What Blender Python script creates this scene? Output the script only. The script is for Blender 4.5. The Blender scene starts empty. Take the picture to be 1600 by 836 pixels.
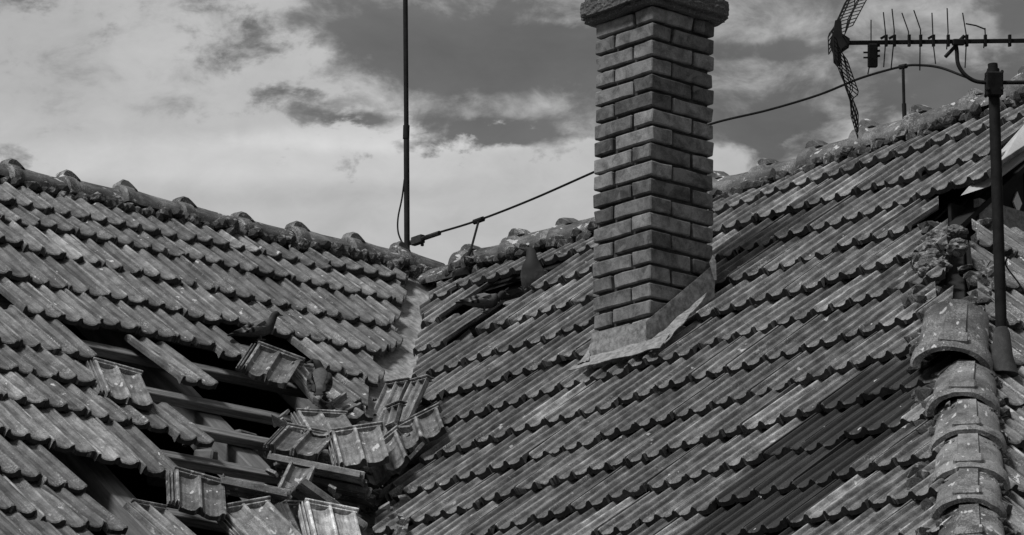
import bpy, bmesh, math, random
import numpy as np
from mathutils import Vector, Matrix, noise
random.seed(7); rnd = random.uniform
sc = bpy.context.scene
COL = sc.collection
A3 = lambda *v: np.array(v, float)

# ------------------------------------------------------------------ camera
F = 8000.0; PHI = math.radians(15.24); AL = math.radians(48.9); DIST = 24.0
RT = A3(math.cos(AL), math.sin(AL), 0); FH = A3(-math.sin(AL), math.cos(AL), 0); ZZ = A3(0, 0, 1)
FW = math.cos(PHI)*FH + math.sin(PHI)*ZZ; UP = -math.sin(PHI)*FH + math.cos(PHI)*ZZ
def ray(x, y): return FW + RT*(x-800)/F - UP*(y-418)/F
J = A3(0, 0, 7.0)                       # where the two ridges meet
CAM = J - ray(662, 435)*DIST
def proj(p):
    d = np.asarray(p, float)-CAM; w = d@FW
    return 800+F*(d@RT)/w, 418-F*(d@UP)/w
def hit(x, y, p0, n):
    r = ray(x, y); return CAM + r*(((p0-CAM)@n)/(r@n))
cam = bpy.data.cameras.new('camera'); camo = bpy.data.objects.new('camera', cam); COL.objects.link(camo)
cam.sensor_width = 36; cam.lens = 36*F/1600; cam.clip_end = 5000; cam.clip_start = .5
camo.matrix_world = Matrix(((RT[0], UP[0], -FW[0], CAM[0]), (RT[1], UP[1], -FW[1], CAM[1]), (RT[2], UP[2], -FW[2], CAM[2]), (0, 0, 0, 1)))
sc.camera = camo
sc.view_settings.view_transform = 'Standard'; sc.view_settings.look = 'None'; sc.view_settings.exposure = 0.42; sc.view_settings.gamma = 1

# ------------------------------------------------------------------ sun and sky (a grey, broken overcast)
SUN = Vector((0.0, -0.57, 0.82)).normalized()
sl = bpy.data.lights.new('sun', 'SUN'); sl.energy = 2.1; sl.angle = math.radians(14); sl.color = (1, 1, 1)
so = bpy.data.objects.new('sun', sl); COL.objects.link(so); so.rotation_euler = SUN.to_track_quat('Z', 'Y').to_euler()
W = bpy.data.worlds.new('World'); sc.world = W; W.use_nodes = True
nt = W.node_tree; nt.nodes.clear(); N = nt.nodes.new; LK = nt.links.new
def wmath(op, a, b=None, c=None, clamp=False):
    n = N('ShaderNodeMath'); n.operation = op; n.use_clamp = clamp
    for i, v in enumerate((a, b, c)):
        if v is None: continue
        if isinstance(v, (int, float)): n.inputs[i].default_value = v
        else: LK(v, n.inputs[i])
    return n.outputs[0]
sky = N('ShaderNodeTexSky'); sky.sky_type = 'NISHITA'; sky.sun_disc = False
sky.sun_elevation = math.asin(SUN.z); sky.sun_rotation = math.atan2(SUN.x, SUN.y); sky.air_density = 1.0; sky.dust_density = 3
bw = N('ShaderNodeRGBToBW'); LK(sky.outputs[0], bw.inputs[0])
tc = N('ShaderNodeTexCoord')
def dotw(v):
    n = N('ShaderNodeVectorMath'); n.operation = 'DOT_PRODUCT'; LK(tc.outputs['Generated'], n.inputs[0]); n.inputs[1].default_value = tuple(v); return n.outputs['Value']
cx, cy, cz = dotw(RT), dotw(UP), dotw(FW)      # the sky's own axes
comb = N('ShaderNodeCombineXYZ'); LK(cx, comb.inputs[0]); LK(wmath('MULTIPLY', cy, 1.6), comb.inputs[1]); LK(cz, comb.inputs[2])
def wnoise(scale, detail, rough, dist=0, off=(0, 0, 0)):
    m = N('ShaderNodeMapping'); m.inputs['Location'].default_value = off; LK(comb.outputs[0], m.inputs[0])
    n = N('ShaderNodeTexNoise'); n.inputs['Scale'].default_value = scale; n.inputs['Detail'].default_value = detail
    n.inputs['Roughness'].default_value = rough; n.inputs['Distortion'].default_value = dist; LK(m.outputs[0], n.inputs[0]); return n.outputs[0]
nb = wnoise(26, 9, .60, .3, (.3, .1, 0)); nm = wnoise(70, 9, .62, .35, (3.3, 1.7, 0)); ns = wnoise(14, 5, .5, .2, (7, 2, 4)); nw = wnoise(85, 6, .62, .2, (9, 2, 0))
def wramp(x, lo, hi, a=0., b=1.):
    n = N('ShaderNodeMapRange'); n.interpolation_type = 'SMOOTHSTEP'; LK(x, n.inputs[0]); n.inputs[1].default_value = lo; n.inputs[2].default_value = hi; n.inputs[3].default_value = a; n.inputs[4].default_value = b; return n.outputs[0]
def blobs(L, warp):
    tot = None; w = wmath('MULTIPLY', wmath('SUBTRACT', nw, .5), warp)
    for px, py, rx, ry, amp in L:
        d = wmath('POWER', wmath('DIVIDE', wmath('SUBTRACT', cx, (px-800)/F), rx/F), 2)
        e = wmath('POWER', wmath('DIVIDE', wmath('SUBTRACT', cy, -(py-418)/F), ry/F), 2)
        r = wmath('ADD', wmath('SQRT', wmath('ADD', d, e)), w)
        g = wmath('MULTIPLY', wmath('MULTIPLY', wramp(r, 1.25, .45), wmath('GREATER_THAN', cz, 0)), amp)
        tot = g if tot is None else wmath('ADD', tot, g)
    return tot
fld = wmath('ADD', wmath('ADD', -.17, wmath('MULTIPLY', nb, .72)), wmath('MULTIPLY', nm, .62))
fld = wmath('ADD', fld, blobs([(170, 150, 330, 260, .30), (420, 330, 560, 130, .40), (800, 330, 330, 110, .34), (490, 118, 120, 32, .16), (560, 150, 90, 40, .10), (470, 30, 90, 45, .10), (750, 165, 120, 28, .11), (850, 38, 90, 14, .08),
     (745, 75, 200, 85, -.13), (560, 190, 60, 14, -.17), (790, 208, 110, 26, -.19), (600, 50, 90, 50, -.05), (1165, 40, 70, 50, .06), (1150, 150, 90, 45, .06), (1145, 80, 45, 16, -.10), (1235, 80, 55, 18, -.12), (1225, 215, 95, 36, -.15),
     (1135, 258, 62, 32, .34), (1320, 230, 110, 42, .20), (1460, 50, 170, 60, .12), (1480, 150, 110, 38, -.12), (1580, 40, 30, 30, -.1), (910, 120, 40, 90, -.05)], 2.2))
msk = wramp(fld, .43, .60); core = wramp(fld, .52, .80)
cl = wmath('ADD', 1.9, wmath('ADD', wmath('MULTIPLY', core, 1.9), wmath('MULTIPLY', wmath('SUBTRACT', nm, .5), 1.6)))
cl = wmath('ADD', cl, blobs([(380, 255, 420, 45, .75), (620, 215, 260, 26, .8), (60, 60, 140, 160, -.45), (350, 300, 330, 26, -.35)], .8))
dk = wmath('ADD', wmath('ADD', 1.0, wmath('MULTIPLY', wmath('SUBTRACT', ns, .5), .9)), wmath('MULTIPLY', wmath('SUBTRACT', nb, .5), 1.0))
val = wmath('ADD', dk, wmath('MULTIPLY', msk, wmath('SUBTRACT', cl, dk)))
mixv = wmath('ADD', wmath('MULTIPLY', val, .92), wmath('MULTIPLY', bw.outputs[0], .08))
bg = N('ShaderNodeBackground'); LK(mixv, bg.inputs[0]); bg.inputs[1].default_value = .1
wo = N('ShaderNodeOutputWorld'); LK(bg.outputs[0], wo.inputs[0])

# ------------------------------------------------------------------ materials
class Mat:
    def __init__(s, name, rough=.8, spec=.3):
        s.m = bpy.data.materials.new(name); s.m.use_nodes = True; s.t = s.m.node_tree; s.b = s.t.nodes['Principled BSDF']
        s.b.inputs['Roughness'].default_value = rough; s.b.inputs['Specular IOR Level'].default_value = spec
        s.tc = s.t.nodes.new('ShaderNodeTexCoord'); s.oi = s.t.nodes.new('ShaderNodeObjectInfo')
        v = s.t.nodes.new('ShaderNodeVectorMath'); v.operation = 'MULTIPLY_ADD'
        s.t.links.new(s.oi.outputs['Random'], v.inputs[0]); v.inputs[1].default_value = (37, 91, 53)
        s.t.links.new(s.tc.outputs['Object'], v.inputs[2]); s.v = v.outputs[0]
    def math(s, op, a, b=None, clamp=False):
        n = s.t.nodes.new('ShaderNodeMath'); n.operation = op; n.use_clamp = clamp
        for i, q in enumerate((a, b)):
            if q is None: continue
            if isinstance(q, (int, float)): n.inputs[i].default_value = q
            else: s.t.links.new(q, n.inputs[i])
        return n.outputs[0]
    def noise(s, scale, detail=4, rough=.6, stretch=(1, 1, 1), dist=0, vec=None):
        m = s.t.nodes.new('ShaderNodeMapping'); m.inputs['Scale'].default_value = stretch; s.t.links.new(vec or s.v, m.inputs[0])
        n = s.t.nodes.new('ShaderNodeTexNoise'); n.inputs['Scale'].default_value = scale; n.inputs['Detail'].default_value = detail
        n.inputs['Roughness'].default_value = rough; n.inputs['Distortion'].default_value = dist; s.t.links.new(m.outputs[0], n.inputs[0]); return n.outputs[0]
    def ramp(s, x, lo, hi, a=0., b=1.):
        n = s.t.nodes.new('ShaderNodeMapRange'); n.interpolation_type = 'SMOOTHSTEP'; n.inputs[1].default_value = lo; n.inputs[2].default_value = hi
        n.inputs[3].default_value = a; n.inputs[4].default_value = b; s.t.links.new(x, n.inputs[0]); return n.outputs[0]
    def mix(s, f, a, b):                      # a + f (b - a)
        return s.math('ADD', a, s.math('MULTIPLY', f, s.math('SUBTRACT', b, a)))
    def color(s, x): s.t.links.new(x, s.b.inputs['Base Color'])
    def bump(s, h, dist=.003, strength=.6):
        n = s.t.nodes.new('ShaderNodeBump'); n.inputs['Strength'].default_value = strength; n.inputs['Distance'].default_value = dist
        s.t.links.new(h, n.inputs['Height']); s.t.links.new(n.outputs[0], s.b.inputs['Normal'])
    def sep(s, vec=None):
        n = s.t.nodes.new('ShaderNodeSeparateXYZ'); s.t.links.new(vec or s.tc.outputs['Object'], n.inputs[0]); return n.outputs

def clay(name, base=.13, lich=.5, splat=.02, stain=None, endz=True, streak=.42, rough=.56):
    M = Mat(name, rough, .5); x = M.sep()
    c = M.math('MULTIPLY', base, M.math('ADD', .62, M.math('MULTIPLY', M.oi.outputs['Random'], .76)))
    c = M.math('MULTIPLY', c, M.math('ADD', 1., M.math('MULTIPLY', M.math('GREATER_THAN', M.oi.outputs['Random'], .93), .35)))
    st = M.noise(26, 4, .6, (3.2, .35, 1)); c = M.math('MULTIPLY', c, M.ramp(st, .25, .75, 1-streak, 1+streak))
    bl = M.noise(9, 5, .65); c = M.math('MULTIPLY', c, M.ramp(bl, .25, .75, .45, 1.65))
    fine = M.noise(330, 3, .7); c = M.math('MULTIPLY', c, M.ramp(fine, .25, .75, .5, 1.55))
    # lichen speckle, thicker toward the lower end of the tile
    sp = M.noise(150, 5, .75); reg = M.noise(7, 3, .6)
    low = M.ramp(x[1], .02, .2, .045, 0.) if endz else .03
    th = M.math('ADD', M.math('ADD', sp, low), M.math('MULTIPLY', M.math('SUBTRACT', reg, .5), .7))
    m = M.ramp(th, .66-.06*lich, .76-.06*lich); c = M.mix(M.math('MULTIPLY', m, .8), c, .36)
    dk = M.ramp(M.math('SUBTRACT', M.noise(60, 4, .7), M.math('MULTIPLY', M.math('SUBTRACT', reg, .5), .5)), .58, .70); c = M.mix(M.math('MULTIPLY', dk, .5), c, .035)
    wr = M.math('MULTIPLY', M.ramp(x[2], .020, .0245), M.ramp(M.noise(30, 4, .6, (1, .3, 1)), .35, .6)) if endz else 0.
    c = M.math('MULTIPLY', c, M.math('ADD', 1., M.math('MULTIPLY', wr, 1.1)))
    # white droppings, few and small
    dr = M.noise(38, 3, .5, (1, .45, 1)); gate = M.noise(5, 2, .5)
    wm = M.math('MULTIPLY', M.ramp(dr, .705-splat, .72-splat), M.ramp(gate, .47, .53)); c = M.mix(wm, c, .55)
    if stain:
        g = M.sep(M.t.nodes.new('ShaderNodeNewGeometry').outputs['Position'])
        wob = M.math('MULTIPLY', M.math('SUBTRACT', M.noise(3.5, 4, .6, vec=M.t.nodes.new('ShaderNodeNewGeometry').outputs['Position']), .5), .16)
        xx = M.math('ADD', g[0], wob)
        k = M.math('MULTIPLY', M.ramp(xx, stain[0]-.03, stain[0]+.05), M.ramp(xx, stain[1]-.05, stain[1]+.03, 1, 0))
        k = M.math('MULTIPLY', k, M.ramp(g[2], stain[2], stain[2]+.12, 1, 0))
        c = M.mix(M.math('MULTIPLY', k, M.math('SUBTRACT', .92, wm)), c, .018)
    M.color(c); M.bump(M.math('ADD', M.math('MULTIPLY', fine, .5), M.math('ADD', sp, M.math('MULTIPLY', st, .8))), .0025, .7)
    return M.m
def simple(name, base, var=.4, scale=12, rough=.8, stretch=(1, 1, 1), bump=.002, metal=0., fscale=200):
    M = Mat(name, rough, .3); M.b.inputs['Metallic'].default_value = metal
    n = M.noise(scale, 6, .65, stretch, .4); f = M.noise(fscale, 4, .75, stretch)
    c = M.math('MULTIPLY', base, M.ramp(n, .25, .75, 1-var, 1+var)); c = M.math('MULTIPLY', c, M.ramp(f, .2, .8, 1-var*.6, 1+var*.6))
    c = M.math('MULTIPLY', c, M.math('ADD', .85, M.math('MULTIPLY', M.oi.outputs['Random'], .3)))
    M.color(c); M.bump(M.math('ADD', n, f), bump, .6); return M.m
def lichened(name, base, lichen, scale=20, amount=.55, rough=.9, bump=.006, fs=160):
    M = Mat(name, rough, .2); n = M.noise(scale, 8, .7, dist=.6); f = M.noise(fs, 4, .75)
    c = M.math('MULTIPLY', base, M.ramp(f, .25, .75, .5, 1.6)); c = M.mix(M.ramp(n, amount, amount+.09), c, lichen)
    M.color(c); M.bump(M.math('ADD', n, f), bump, .8); return M.m

# ------------------------------------------------------------------ object helpers
def link(o, parent=None):
    COL.objects.link(o)
    if parent is not None: o.parent = parent
    return o
def mobj(name, me, parent=None, mw=None):
    o = bpy.data.objects.new(name, me)
    if mw is not None: o.matrix_world = mw
    return link(o, parent)
def bobj(name, bm, mat, parent=None, smooth=False, mw=None):
    me = bpy.data.meshes.new(name); bmesh.ops.recalc_face_normals(bm, faces=bm.faces); bm.to_mesh(me); bm.free(); me.materials.append(mat)
    if smooth: me.polygons.foreach_set('use_smooth', [True]*len(me.polygons))
    return mobj(name, me, parent, mw)
def thing(name, label, cat, group=None, loc=(0, 0, 0)):
    o = bpy.data.objects.new(name, None); o.empty_display_size = .1; o['label'] = label; o['category'] = cat
    if group: o['group'] = group
    COL.objects.link(o); o.location = loc; return o
def tag(o, label, cat, group=None):
    o['label'] = label; o['category'] = cat
    if group: o['group'] = group
    return o
def V(p): return Vector([float(q) for q in p])
def basis(o, a, b, n):
    return Matrix(((a[0], b[0], n[0], o[0]), (a[1], b[1], n[1], o[1]), (a[2], b[2], n[2], o[2]), (0, 0, 0, 1)))
def box(bm, lo, hi, mw=None, bevel=0):
    m = Matrix.Translation([(lo[i]+hi[i])/2 for i in range(3)]) @ Matrix.Diagonal([hi[i]-lo[i] for i in range(3)]+[1])
    if mw is not None: m = mw @ m
    r = bmesh.ops.create_cube(bm, size=1, matrix=m)
    if bevel:
        es = list({e for v in r['verts'] for e in v.link_edges})
        bmesh.ops.bevel(bm, geom=es, offset=bevel, segments=1, affect='EDGES')
def tube(bm, pts, r, n=8, cap=True):
    pts = [V(p) for p in pts]; rings = []; up0 = None
    for i, p in enumerate(pts):
        t = (pts[min(i+1, len(pts)-1)]-pts[max(i-1, 0)]).normalized()
        if up0 is None: up0 = t.orthogonal().normalized()
        s = (up0 - t*up0.dot(t)).normalized(); up0 = s; q = t.cross(s)
        rr = r[i] if isinstance(r, (list, tuple)) else r
        rings.append([bm.verts.new(p+(s*math.cos(k*2*math.pi/n)+q*math.sin(k*2*math.pi/n))*rr) for k in range(n)])
    for a, b in zip(rings, rings[1:]):
        for k in range(n): bm.faces.new((a[k], a[(k+1) % n], b[(k+1) % n], b[k]))
    if cap: bm.faces.new(rings[0][::-1]); bm.faces.new(rings[-1])
def loft(bm, rings, closed=True, cap=True):
    vr = [[bm.verts.new(V(p)) for p in r] for r in rings]; n = len(vr[0])
    for a, b in zip(vr, vr[1:]):
        for k in range(n if closed else n-1): bm.faces.new((a[k], a[(k+1) % n], b[(k+1) % n], b[k]))
    if cap: bm.faces.new(vr[0][::-1]); bm.faces.new(vr[-1])
    return vr
def spline(pts, k=6):
    pts = [V(p) for p in pts]; out = []
    for i in range(len(pts)-1):
        p0, p1, p2, p3 = pts[max(i-1, 0)], pts[i], pts[i+1], pts[min(i+2, len(pts)-1)]
        for j in range(k):
            t = j/k; out.append(.5*((2*p1)+(p2-p0)*t+(2*p0-5*p1+4*p2-p3)*t*t+(3*p1-p0-3*p2+p3)*t**3))
    return out+[pts[-1]]
def lump(bm, c, r, seed, sub=2, amp=.35, fr=9):
    res = bmesh.ops.create_icosphere(bm, subdivisions=sub, radius=1)
    for v in res['verts']:
        q = v.co.copy(); k = 1+amp*noise.noise(q*1.7+Vector((seed*3.1, seed*1.3, 0)))+amp*.9*noise.noise(q*3.3+Vector((seed, 0, seed)))
        v.co = Vector((q.x*r[0]*k+c[0], q.y*r[1]*k+c[1], q.z*r[2]*k+c[2]))

# ------------------------------------------------------------------ slopes
class Slope:
    def __init__(s, o, th, side):          # side: 'R' falls to -Y, 'L' falls to +X
        s.o = o; c, q = math.cos(th), math.sin(th)
        if side == 'R': s.a = A3(1, 0, 0); s.b = A3(0, c, q); s.n = A3(0, -q, c)
        else: s.a = A3(0, 1, 0); s.b = A3(-c, 0, q); s.n = A3(q, 0, c)
    def uv(s, x, y, h=0):
        p = hit(x, y, s.o+s.n*h, s.n)-s.o; return p@s.a, -(p@s.b)
    def p(s, u, v, h=0): return s.o+s.a*u-s.b*v+s.n*h
    def mat(s, u, v, h=0, tilt=0., yaw=0., roll=0.):
        m = basis(s.p(u, v, h), s.a, s.b, s.n)
        return m @ Matrix.Rotation(yaw, 4, 'Z') @ Matrix.Rotation(-tilt, 4, 'X') @ Matrix.Rotation(roll, 4, 'Y')
THR = math.radians(39.8); THL = math.radians(39.3)
JR = J-A3(0, 0, .05); SR = Slope(JR, THR, 'R'); SL = Slope(J, THL, 'L')
dv = SR.n; VD = np.cross(SR.n, SL.n); VD = VD if VD[2] < 0 else -VD; VD /= np.linalg.norm(VD)
VH = A3(VD[0], VD[1], 0); VH /= np.linalg.norm(VH); VP = A3(-VH[1], VH[0], 0)       # VP: across the valley
if VP@A3(1, 0, 0) < 0: VP = -VP                                                     # positive on the right wing's side
HT = hit(1491, 350, JR, SR.n)            # top of the hip
THH = math.radians(41)
SH = Slope(HT, THH, 'L')
HD = np.cross(SR.n, SH.n); HD = HD if HD[2] < 0 else -HD; HD /= np.linalg.norm(HD)
HHd = A3(HD[0], HD[1], 0); HHd /= np.linalg.norm(HHd); HP = A3(-HHd[1], HHd[0], 0)
if HP@A3(1, 0, 0) < 0: HP = -HP                                                     # positive on the hip face side

def fitrow(S, pts):
    q = np.array([S.uv(x, y, .042) for x, y in pts]); d = 2 if len(pts) >= 5 else 1
    c = np.polyfit(q[:, 0], q[:, 1], d); return lambda u: float(np.polyval(c, u))
ROWL = [fitrow(SL, r) for r in (
    [(0, 321), (160, 353), (300, 385), (440, 407), (540, 431), (600, 440), (640, 448)],
    [(0, 348), (160, 381), (300, 411), (440, 441), (540, 465), (600, 473), (625, 477)],
    [(0, 385), (160, 421), (300, 457), (440, 484), (540, 507), (600, 516)],
    [(0, 439), (160, 466), (300, 500), (440, 530), (540, 550), (600, 558)],
    [(0, 487), (160, 515), (290, 540), (540, 593), (590, 601)],
    [(0, 541), (152, 567), (400, 615), (540, 637), (580, 645)],
    [(0, 584), (160, 610), (540, 683)],
    [(0, 629), (160, 660), (234, 674)],
    [(0, 683), (160, 724), (251, 746)],
    [(0, 744), (159, 777)],
    [(0, 803), (172, 834)], [(0, 858), (172, 889)])]
ROWR = [fitrow(SR, r) for r in (
    [(660, 473), (717, 457), (807, 433), (924, 397), (1100, 341), (1260, 296), (1300, 281), (1460, 234)],
    [(660, 516), (705, 503), (854, 453), (924, 433), (1100, 376), (1260, 334), (1300, 320), (1460, 273)],
    [(660, 557), (710, 544), (778, 520), (820, 507), (924, 474), (1100, 416), (1260, 376), (1300, 363), (1460, 309)],
    [(660, 598), (820, 548), (924, 515), (1100, 460), (1260, 421), (1300, 405), (1460, 352)],
    [(660, 640), (820, 592), (892, 568), (1100, 506), (1260, 463), (1300, 448), (1420, 412)],
    [(690, 674), (820, 635), (980, 588), (1100, 552), (1260, 505), (1300, 490), (1420, 458)],
    [(660, 731), (820, 681), (980, 636), (1100, 600), (1260, 557), (1300, 545), (1425, 507)],
    [(660, 776), (820, 731), (980, 686), (1100, 649), (1260, 603), (1300, 591), (1425, 559)],
    [(660, 823), (820, 779), (980, 733), (1100, 697), (1260, 659), (1300, 645), (1449, 608)],
    [(820, 829), (980, 784), (1100, 751), (1260, 715), (1300, 700), (1460, 661)],
    [(820, 877), (980, 834), (1100, 803), (1260, 772), (1300, 760), (1460, 724)],
    [(820, 928), (1100, 857), (1300, 816), (1460, 783)],
    [(820, 980), (1100, 912), (1300, 873), (1460, 840)])]

CW = .200; L0 = .44
PROF = [(0, .008), (.003, .020), (.008, .0235), (.015, .0235), (.019, .017), (.022, .009), (.030, .0045), (.036, .0052), (.050, .003), (.070, .0042), (.086, .009), (.096, .0195), (.102, .0235),
        (.110, .0235), (.115, .017), (.119, .009), (.127, .0045), (.133, .0052), (.149, .003), (.168, .0042), (.186, .009), (.196, .0185), (.203, .021), (.2115, .0205)]
PROF = [(u*.2/.214, z) for u, z in PROF]
def tile_bm(chip=0, seed=0, broken=None, rims=False):
    bm = bmesh.new(); rng = random.Random(seed)
    ys = [0, .007, .03, L0*.5, L0-.02, L0]
    n = len(PROF); top = []; bot = []
    j = [rng.uniform(-.003, .003) for _ in PROF]
    for k in range(n): j[k] += chip*.016*max(0, noise.noise(Vector((k*.31, seed*2.7, .5))))
    if chip > 1: c0 = rng.randrange(2, n-2); 
    for i, y in enumerate(ys):
        rt = []; rb = []
        for k, (u, z) in enumerate(PROF):
            yy = y
            if i < 2: yy = y+j[k]*(1 if i == 0 else .9)
            if chip > 1 and i < 2: yy += max(0, .022-.008*abs(k-c0))
            if broken: yy = y if i > 2 else max(y, broken(u)) if i == 2 else broken(u)+y
            dz = -.004 if i == 0 else 0
            if i == 5: dz = -.006
            w = .0006*noise.noise(Vector((u*30, y*14, seed)))
            rt.append(bm.verts.new((u, yy, z*1.05+dz+w))); 
            rb.append(bm.verts.new((u, yy+(.002 if i == 0 else 0), (z*1.0-.0135) if i > 1 else -.019+z*.35)))
        top.append(rt); bot.append(rb)
    for i in range(len(ys)-1):
        for k in range(n-1):
            if broken and top[i][k].co.y > top[i+1][k].co.y: pass
            bm.faces.new((top[i][k], top[i][k+1], top[i+1][k+1], top[i+1][k]))
            bm.faces.new((bot[i][k+1], bot[i][k], bot[i+1][k], bot[i+1][k+1]))
        bm.faces.new((top[i][0], top[i+1][0], bot[i+1][0], bot[i][0]))
        bm.faces.new((top[i+1][-1], top[i][-1], bot[i][-1], bot[i+1][-1]))
    for k in range(n-1):
        bm.faces.new((top[0][k+1], top[0][k], bot[0][k], bot[0][k+1]))
        bm.faces.new((top[-1][k], top[-1][k+1], bot[-1][k+1], bot[-1][k]))
    if rims:   # the raised rim across the head and the grooved edge along the side, seen on a tile that lies loose
        box(bm, (-.001, L0-.012, -.008), (.212, L0-.003, .031), bevel=.002)
        box(bm, (.012, L0-.034, -.008), (.205, L0-.026, .024), bevel=.002)
        for q, zz in ((-.012, .016), (-.024, .011)):
            box(bm, (q, .015, -.010), (q+.006, L0-.006, zz), bevel=.0015)
        box(bm, (-.026, .015, -.0125), (.004, L0-.006, -.002))
    return bm
def tile_me(name, bm, mat):
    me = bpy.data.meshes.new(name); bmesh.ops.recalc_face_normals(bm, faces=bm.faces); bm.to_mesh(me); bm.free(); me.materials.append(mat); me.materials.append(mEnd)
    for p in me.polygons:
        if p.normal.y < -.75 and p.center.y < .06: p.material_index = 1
    return me
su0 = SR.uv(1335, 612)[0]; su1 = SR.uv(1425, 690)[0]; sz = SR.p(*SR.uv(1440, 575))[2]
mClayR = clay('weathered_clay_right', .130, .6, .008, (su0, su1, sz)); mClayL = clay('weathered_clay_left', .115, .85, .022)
mClayH = clay('mossy_clay_hip', .13, 1.6, .05)
mEnd = simple('shaded_tile_end', .045, .4, 30)  # shade on the tiles' downslope end faces, painted in as a near-black colour
mRidge = clay('ridge_clay', .105, 1.4, .085, None, False); mLoose = clay('loose_clay', .14, .8, .07)
mHipRidge = clay('hip_ridge_clay', .105, 2.2, .07, None, False, .15, .55)
mLight = clay('pale_underside_clay', .30, .3, .0)
mMortar = lichened('lime_mortar', .07, .34, 22, .53); mWood = simple('old_batten_wood', .19, .6, 9, .85, (.3, 6, 6), .006, 0., 60); mRafter = simple('rafter_wood', .17, .4, 6, .85, (5, .5, 5))
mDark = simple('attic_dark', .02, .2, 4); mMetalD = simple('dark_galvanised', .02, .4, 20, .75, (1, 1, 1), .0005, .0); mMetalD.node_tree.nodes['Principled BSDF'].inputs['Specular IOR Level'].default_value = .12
mLead = lichened('zinc_flashing', .26, .40, 9, .60, .6, .002, 40); mLead2 = lichened('valley_zinc', .30, .20, 5, .55, .6, .002, 30)
mMort2 = simple('brick_mortar', .045, .4, 40); mWall = simple('rendered_wall', .3, .2, 3, .9)
def brickmat():
    M = Mat('old_brick', .85, .25); n = M.noise(14, 6, .7, dist=.4); f = M.noise(180, 4, .75); r = M.oi.outputs['Random']
    c = M.math('MULTIPLY', .148, M.math('ADD', .52, M.math('MULTIPLY', r, .95))); c = M.math('MULTIPLY', c, M.ramp(n, .28, .72, .5, 1.75)); c = M.math('MULTIPLY', c, M.ramp(f, .25, .75, .75, 1.25))
    b = M.noise(6, 4, .6, dist=1.2); c = M.mix(M.math('MULTIPLY', M.ramp(b, .56, .62), .5), c, .25)
    M.color(c); M.bump(M.math('ADD', n, M.math('MULTIPLY', f, .5)), .003, .7); return M.m
mBrick = brickmat(); mCap = lichened('pebble_concrete', .15, .42, 130, .56, .95, .012, 240)

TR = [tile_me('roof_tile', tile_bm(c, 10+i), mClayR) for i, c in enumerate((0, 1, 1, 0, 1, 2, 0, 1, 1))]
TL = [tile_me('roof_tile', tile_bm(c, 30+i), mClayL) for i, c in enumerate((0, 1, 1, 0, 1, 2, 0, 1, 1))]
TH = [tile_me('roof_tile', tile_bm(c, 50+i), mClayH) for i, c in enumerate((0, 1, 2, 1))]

def inpoly(x, y, P):
    c = False; j = len(P)-1
    for i in range(len(P)):
        if (P[i][1] > y) != (P[j][1] > y) and x < (P[j][0]-P[i][0])*(y-P[i][1])/(P[j][1]-P[i][1])+P[i][0]: c = not c
        j = i
    return c
def cut(me, mw, planes):
    bm = bmesh.new(); bm.from_mesh(me); inv = mw.inverted(); touched = False
    for co, no in planes:
        lco = inv @ V(co); lno = (mw.to_3x3().transposed() @ V(no)).normalized()
        ds = [(v.co-lco).dot(lno) for v in bm.verts]
        if not ds or min(ds) > 0: bm.free(); return None
        if max(ds) <= 0: continue
        touched = True
        r = bmesh.ops.bisect_plane(bm, geom=bm.verts[:]+bm.edges[:]+bm.faces[:], plane_co=lco, plane_no=lno, clear_outer=True)
        es = [e for e in r['geom_cut'] if isinstance(e, bmesh.types.BMEdge)]
        try: bmesh.ops.holes_fill(bm, edges=bm.edges[:], sides=0)
        except Exception: pass
    if not touched: bm.free(); return me
    if not bm.verts: bm.free(); return None
    if max(v.co.x for v in bm.verts)-min(v.co.x for v in bm.verts) < .04: bm.free(); return None
    m2 = me.copy(); bm.to_mesh(m2); bm.free(); return m2
def ragged(mw, co, no):        # a plane near the tile, a little off and askew, so cut edges are not one sawn line
    t = np.array(mw.translation); q = t-no*((t-co)@no); return q+no*rnd(-.03, .02), no+A3(rnd(-.13, .13), rnd(-.13, .13), rnd(-.1, .1))
def lay(S, rows, meshes, parent, u0, u1, skip, planes, hh=.062, first=.10, cb=None, rise=.030):
    cnt = 0; k0 = math.floor(u0/CW); k1 = math.ceil(u1/CW)
    for r, row in enumerate(rows):
        shift = [.0, .02, -.01, .015, .0, -.02, .01, .0, .02, -.01, .0, .01, 0][r % 13]
        for k in range(k0, k1):
            u = k*CW+shift; vb = row(u+CW/2); vp = rows[r-1](u+CW/2) if r else first-.02
            x, y = proj(S.p(u+CW/2, vb-.08, .03))
            if not (-150 < x < 1760 and -60 < y < 950): continue
            if skip(r, u, vb, x, y): continue
            e = vb-vp; ln = e+.055 if r else max(.2, vb-first)
            slope = math.atan2(row(u+CW)-row(u), CW)
            tilt = math.asin(min(.2, rise/max(e, .2)))
            mw = S.mat(u+rnd(-.003, .003), vb+rnd(-.011, .011), hh+rnd(-.004, .006), tilt+rnd(-.012, .012), -slope*.25+rnd(-.014, .014), rnd(-.02, .02)) @ Matrix.Diagonal((1, ln/L0, 1, 1))
            if random.random() < .05: mw = Matrix.Translation(V(-S.b*rnd(.015, .04))) @ mw @ Matrix.Rotation(rnd(-.04, .04), 4, 'Z')
            if cb: mw = cb(r, x, mw)
            me = cut(meshes[random.randrange(len(meshes))], mw, [ragged(mw, co, no) for co, no in planes])
            if me is None: continue
            mobj('roof_tile', me, parent, mw); cnt += 1
    return cnt

LW = thing('house_wing', 'left wing of the house, its tiled roof holed and shedding tiles toward the valley', 'house wing')
RW = thing('house_wing', 'right wing of the house, its ribbed tile roof carrying the brick chimney', 'house wing')

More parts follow.
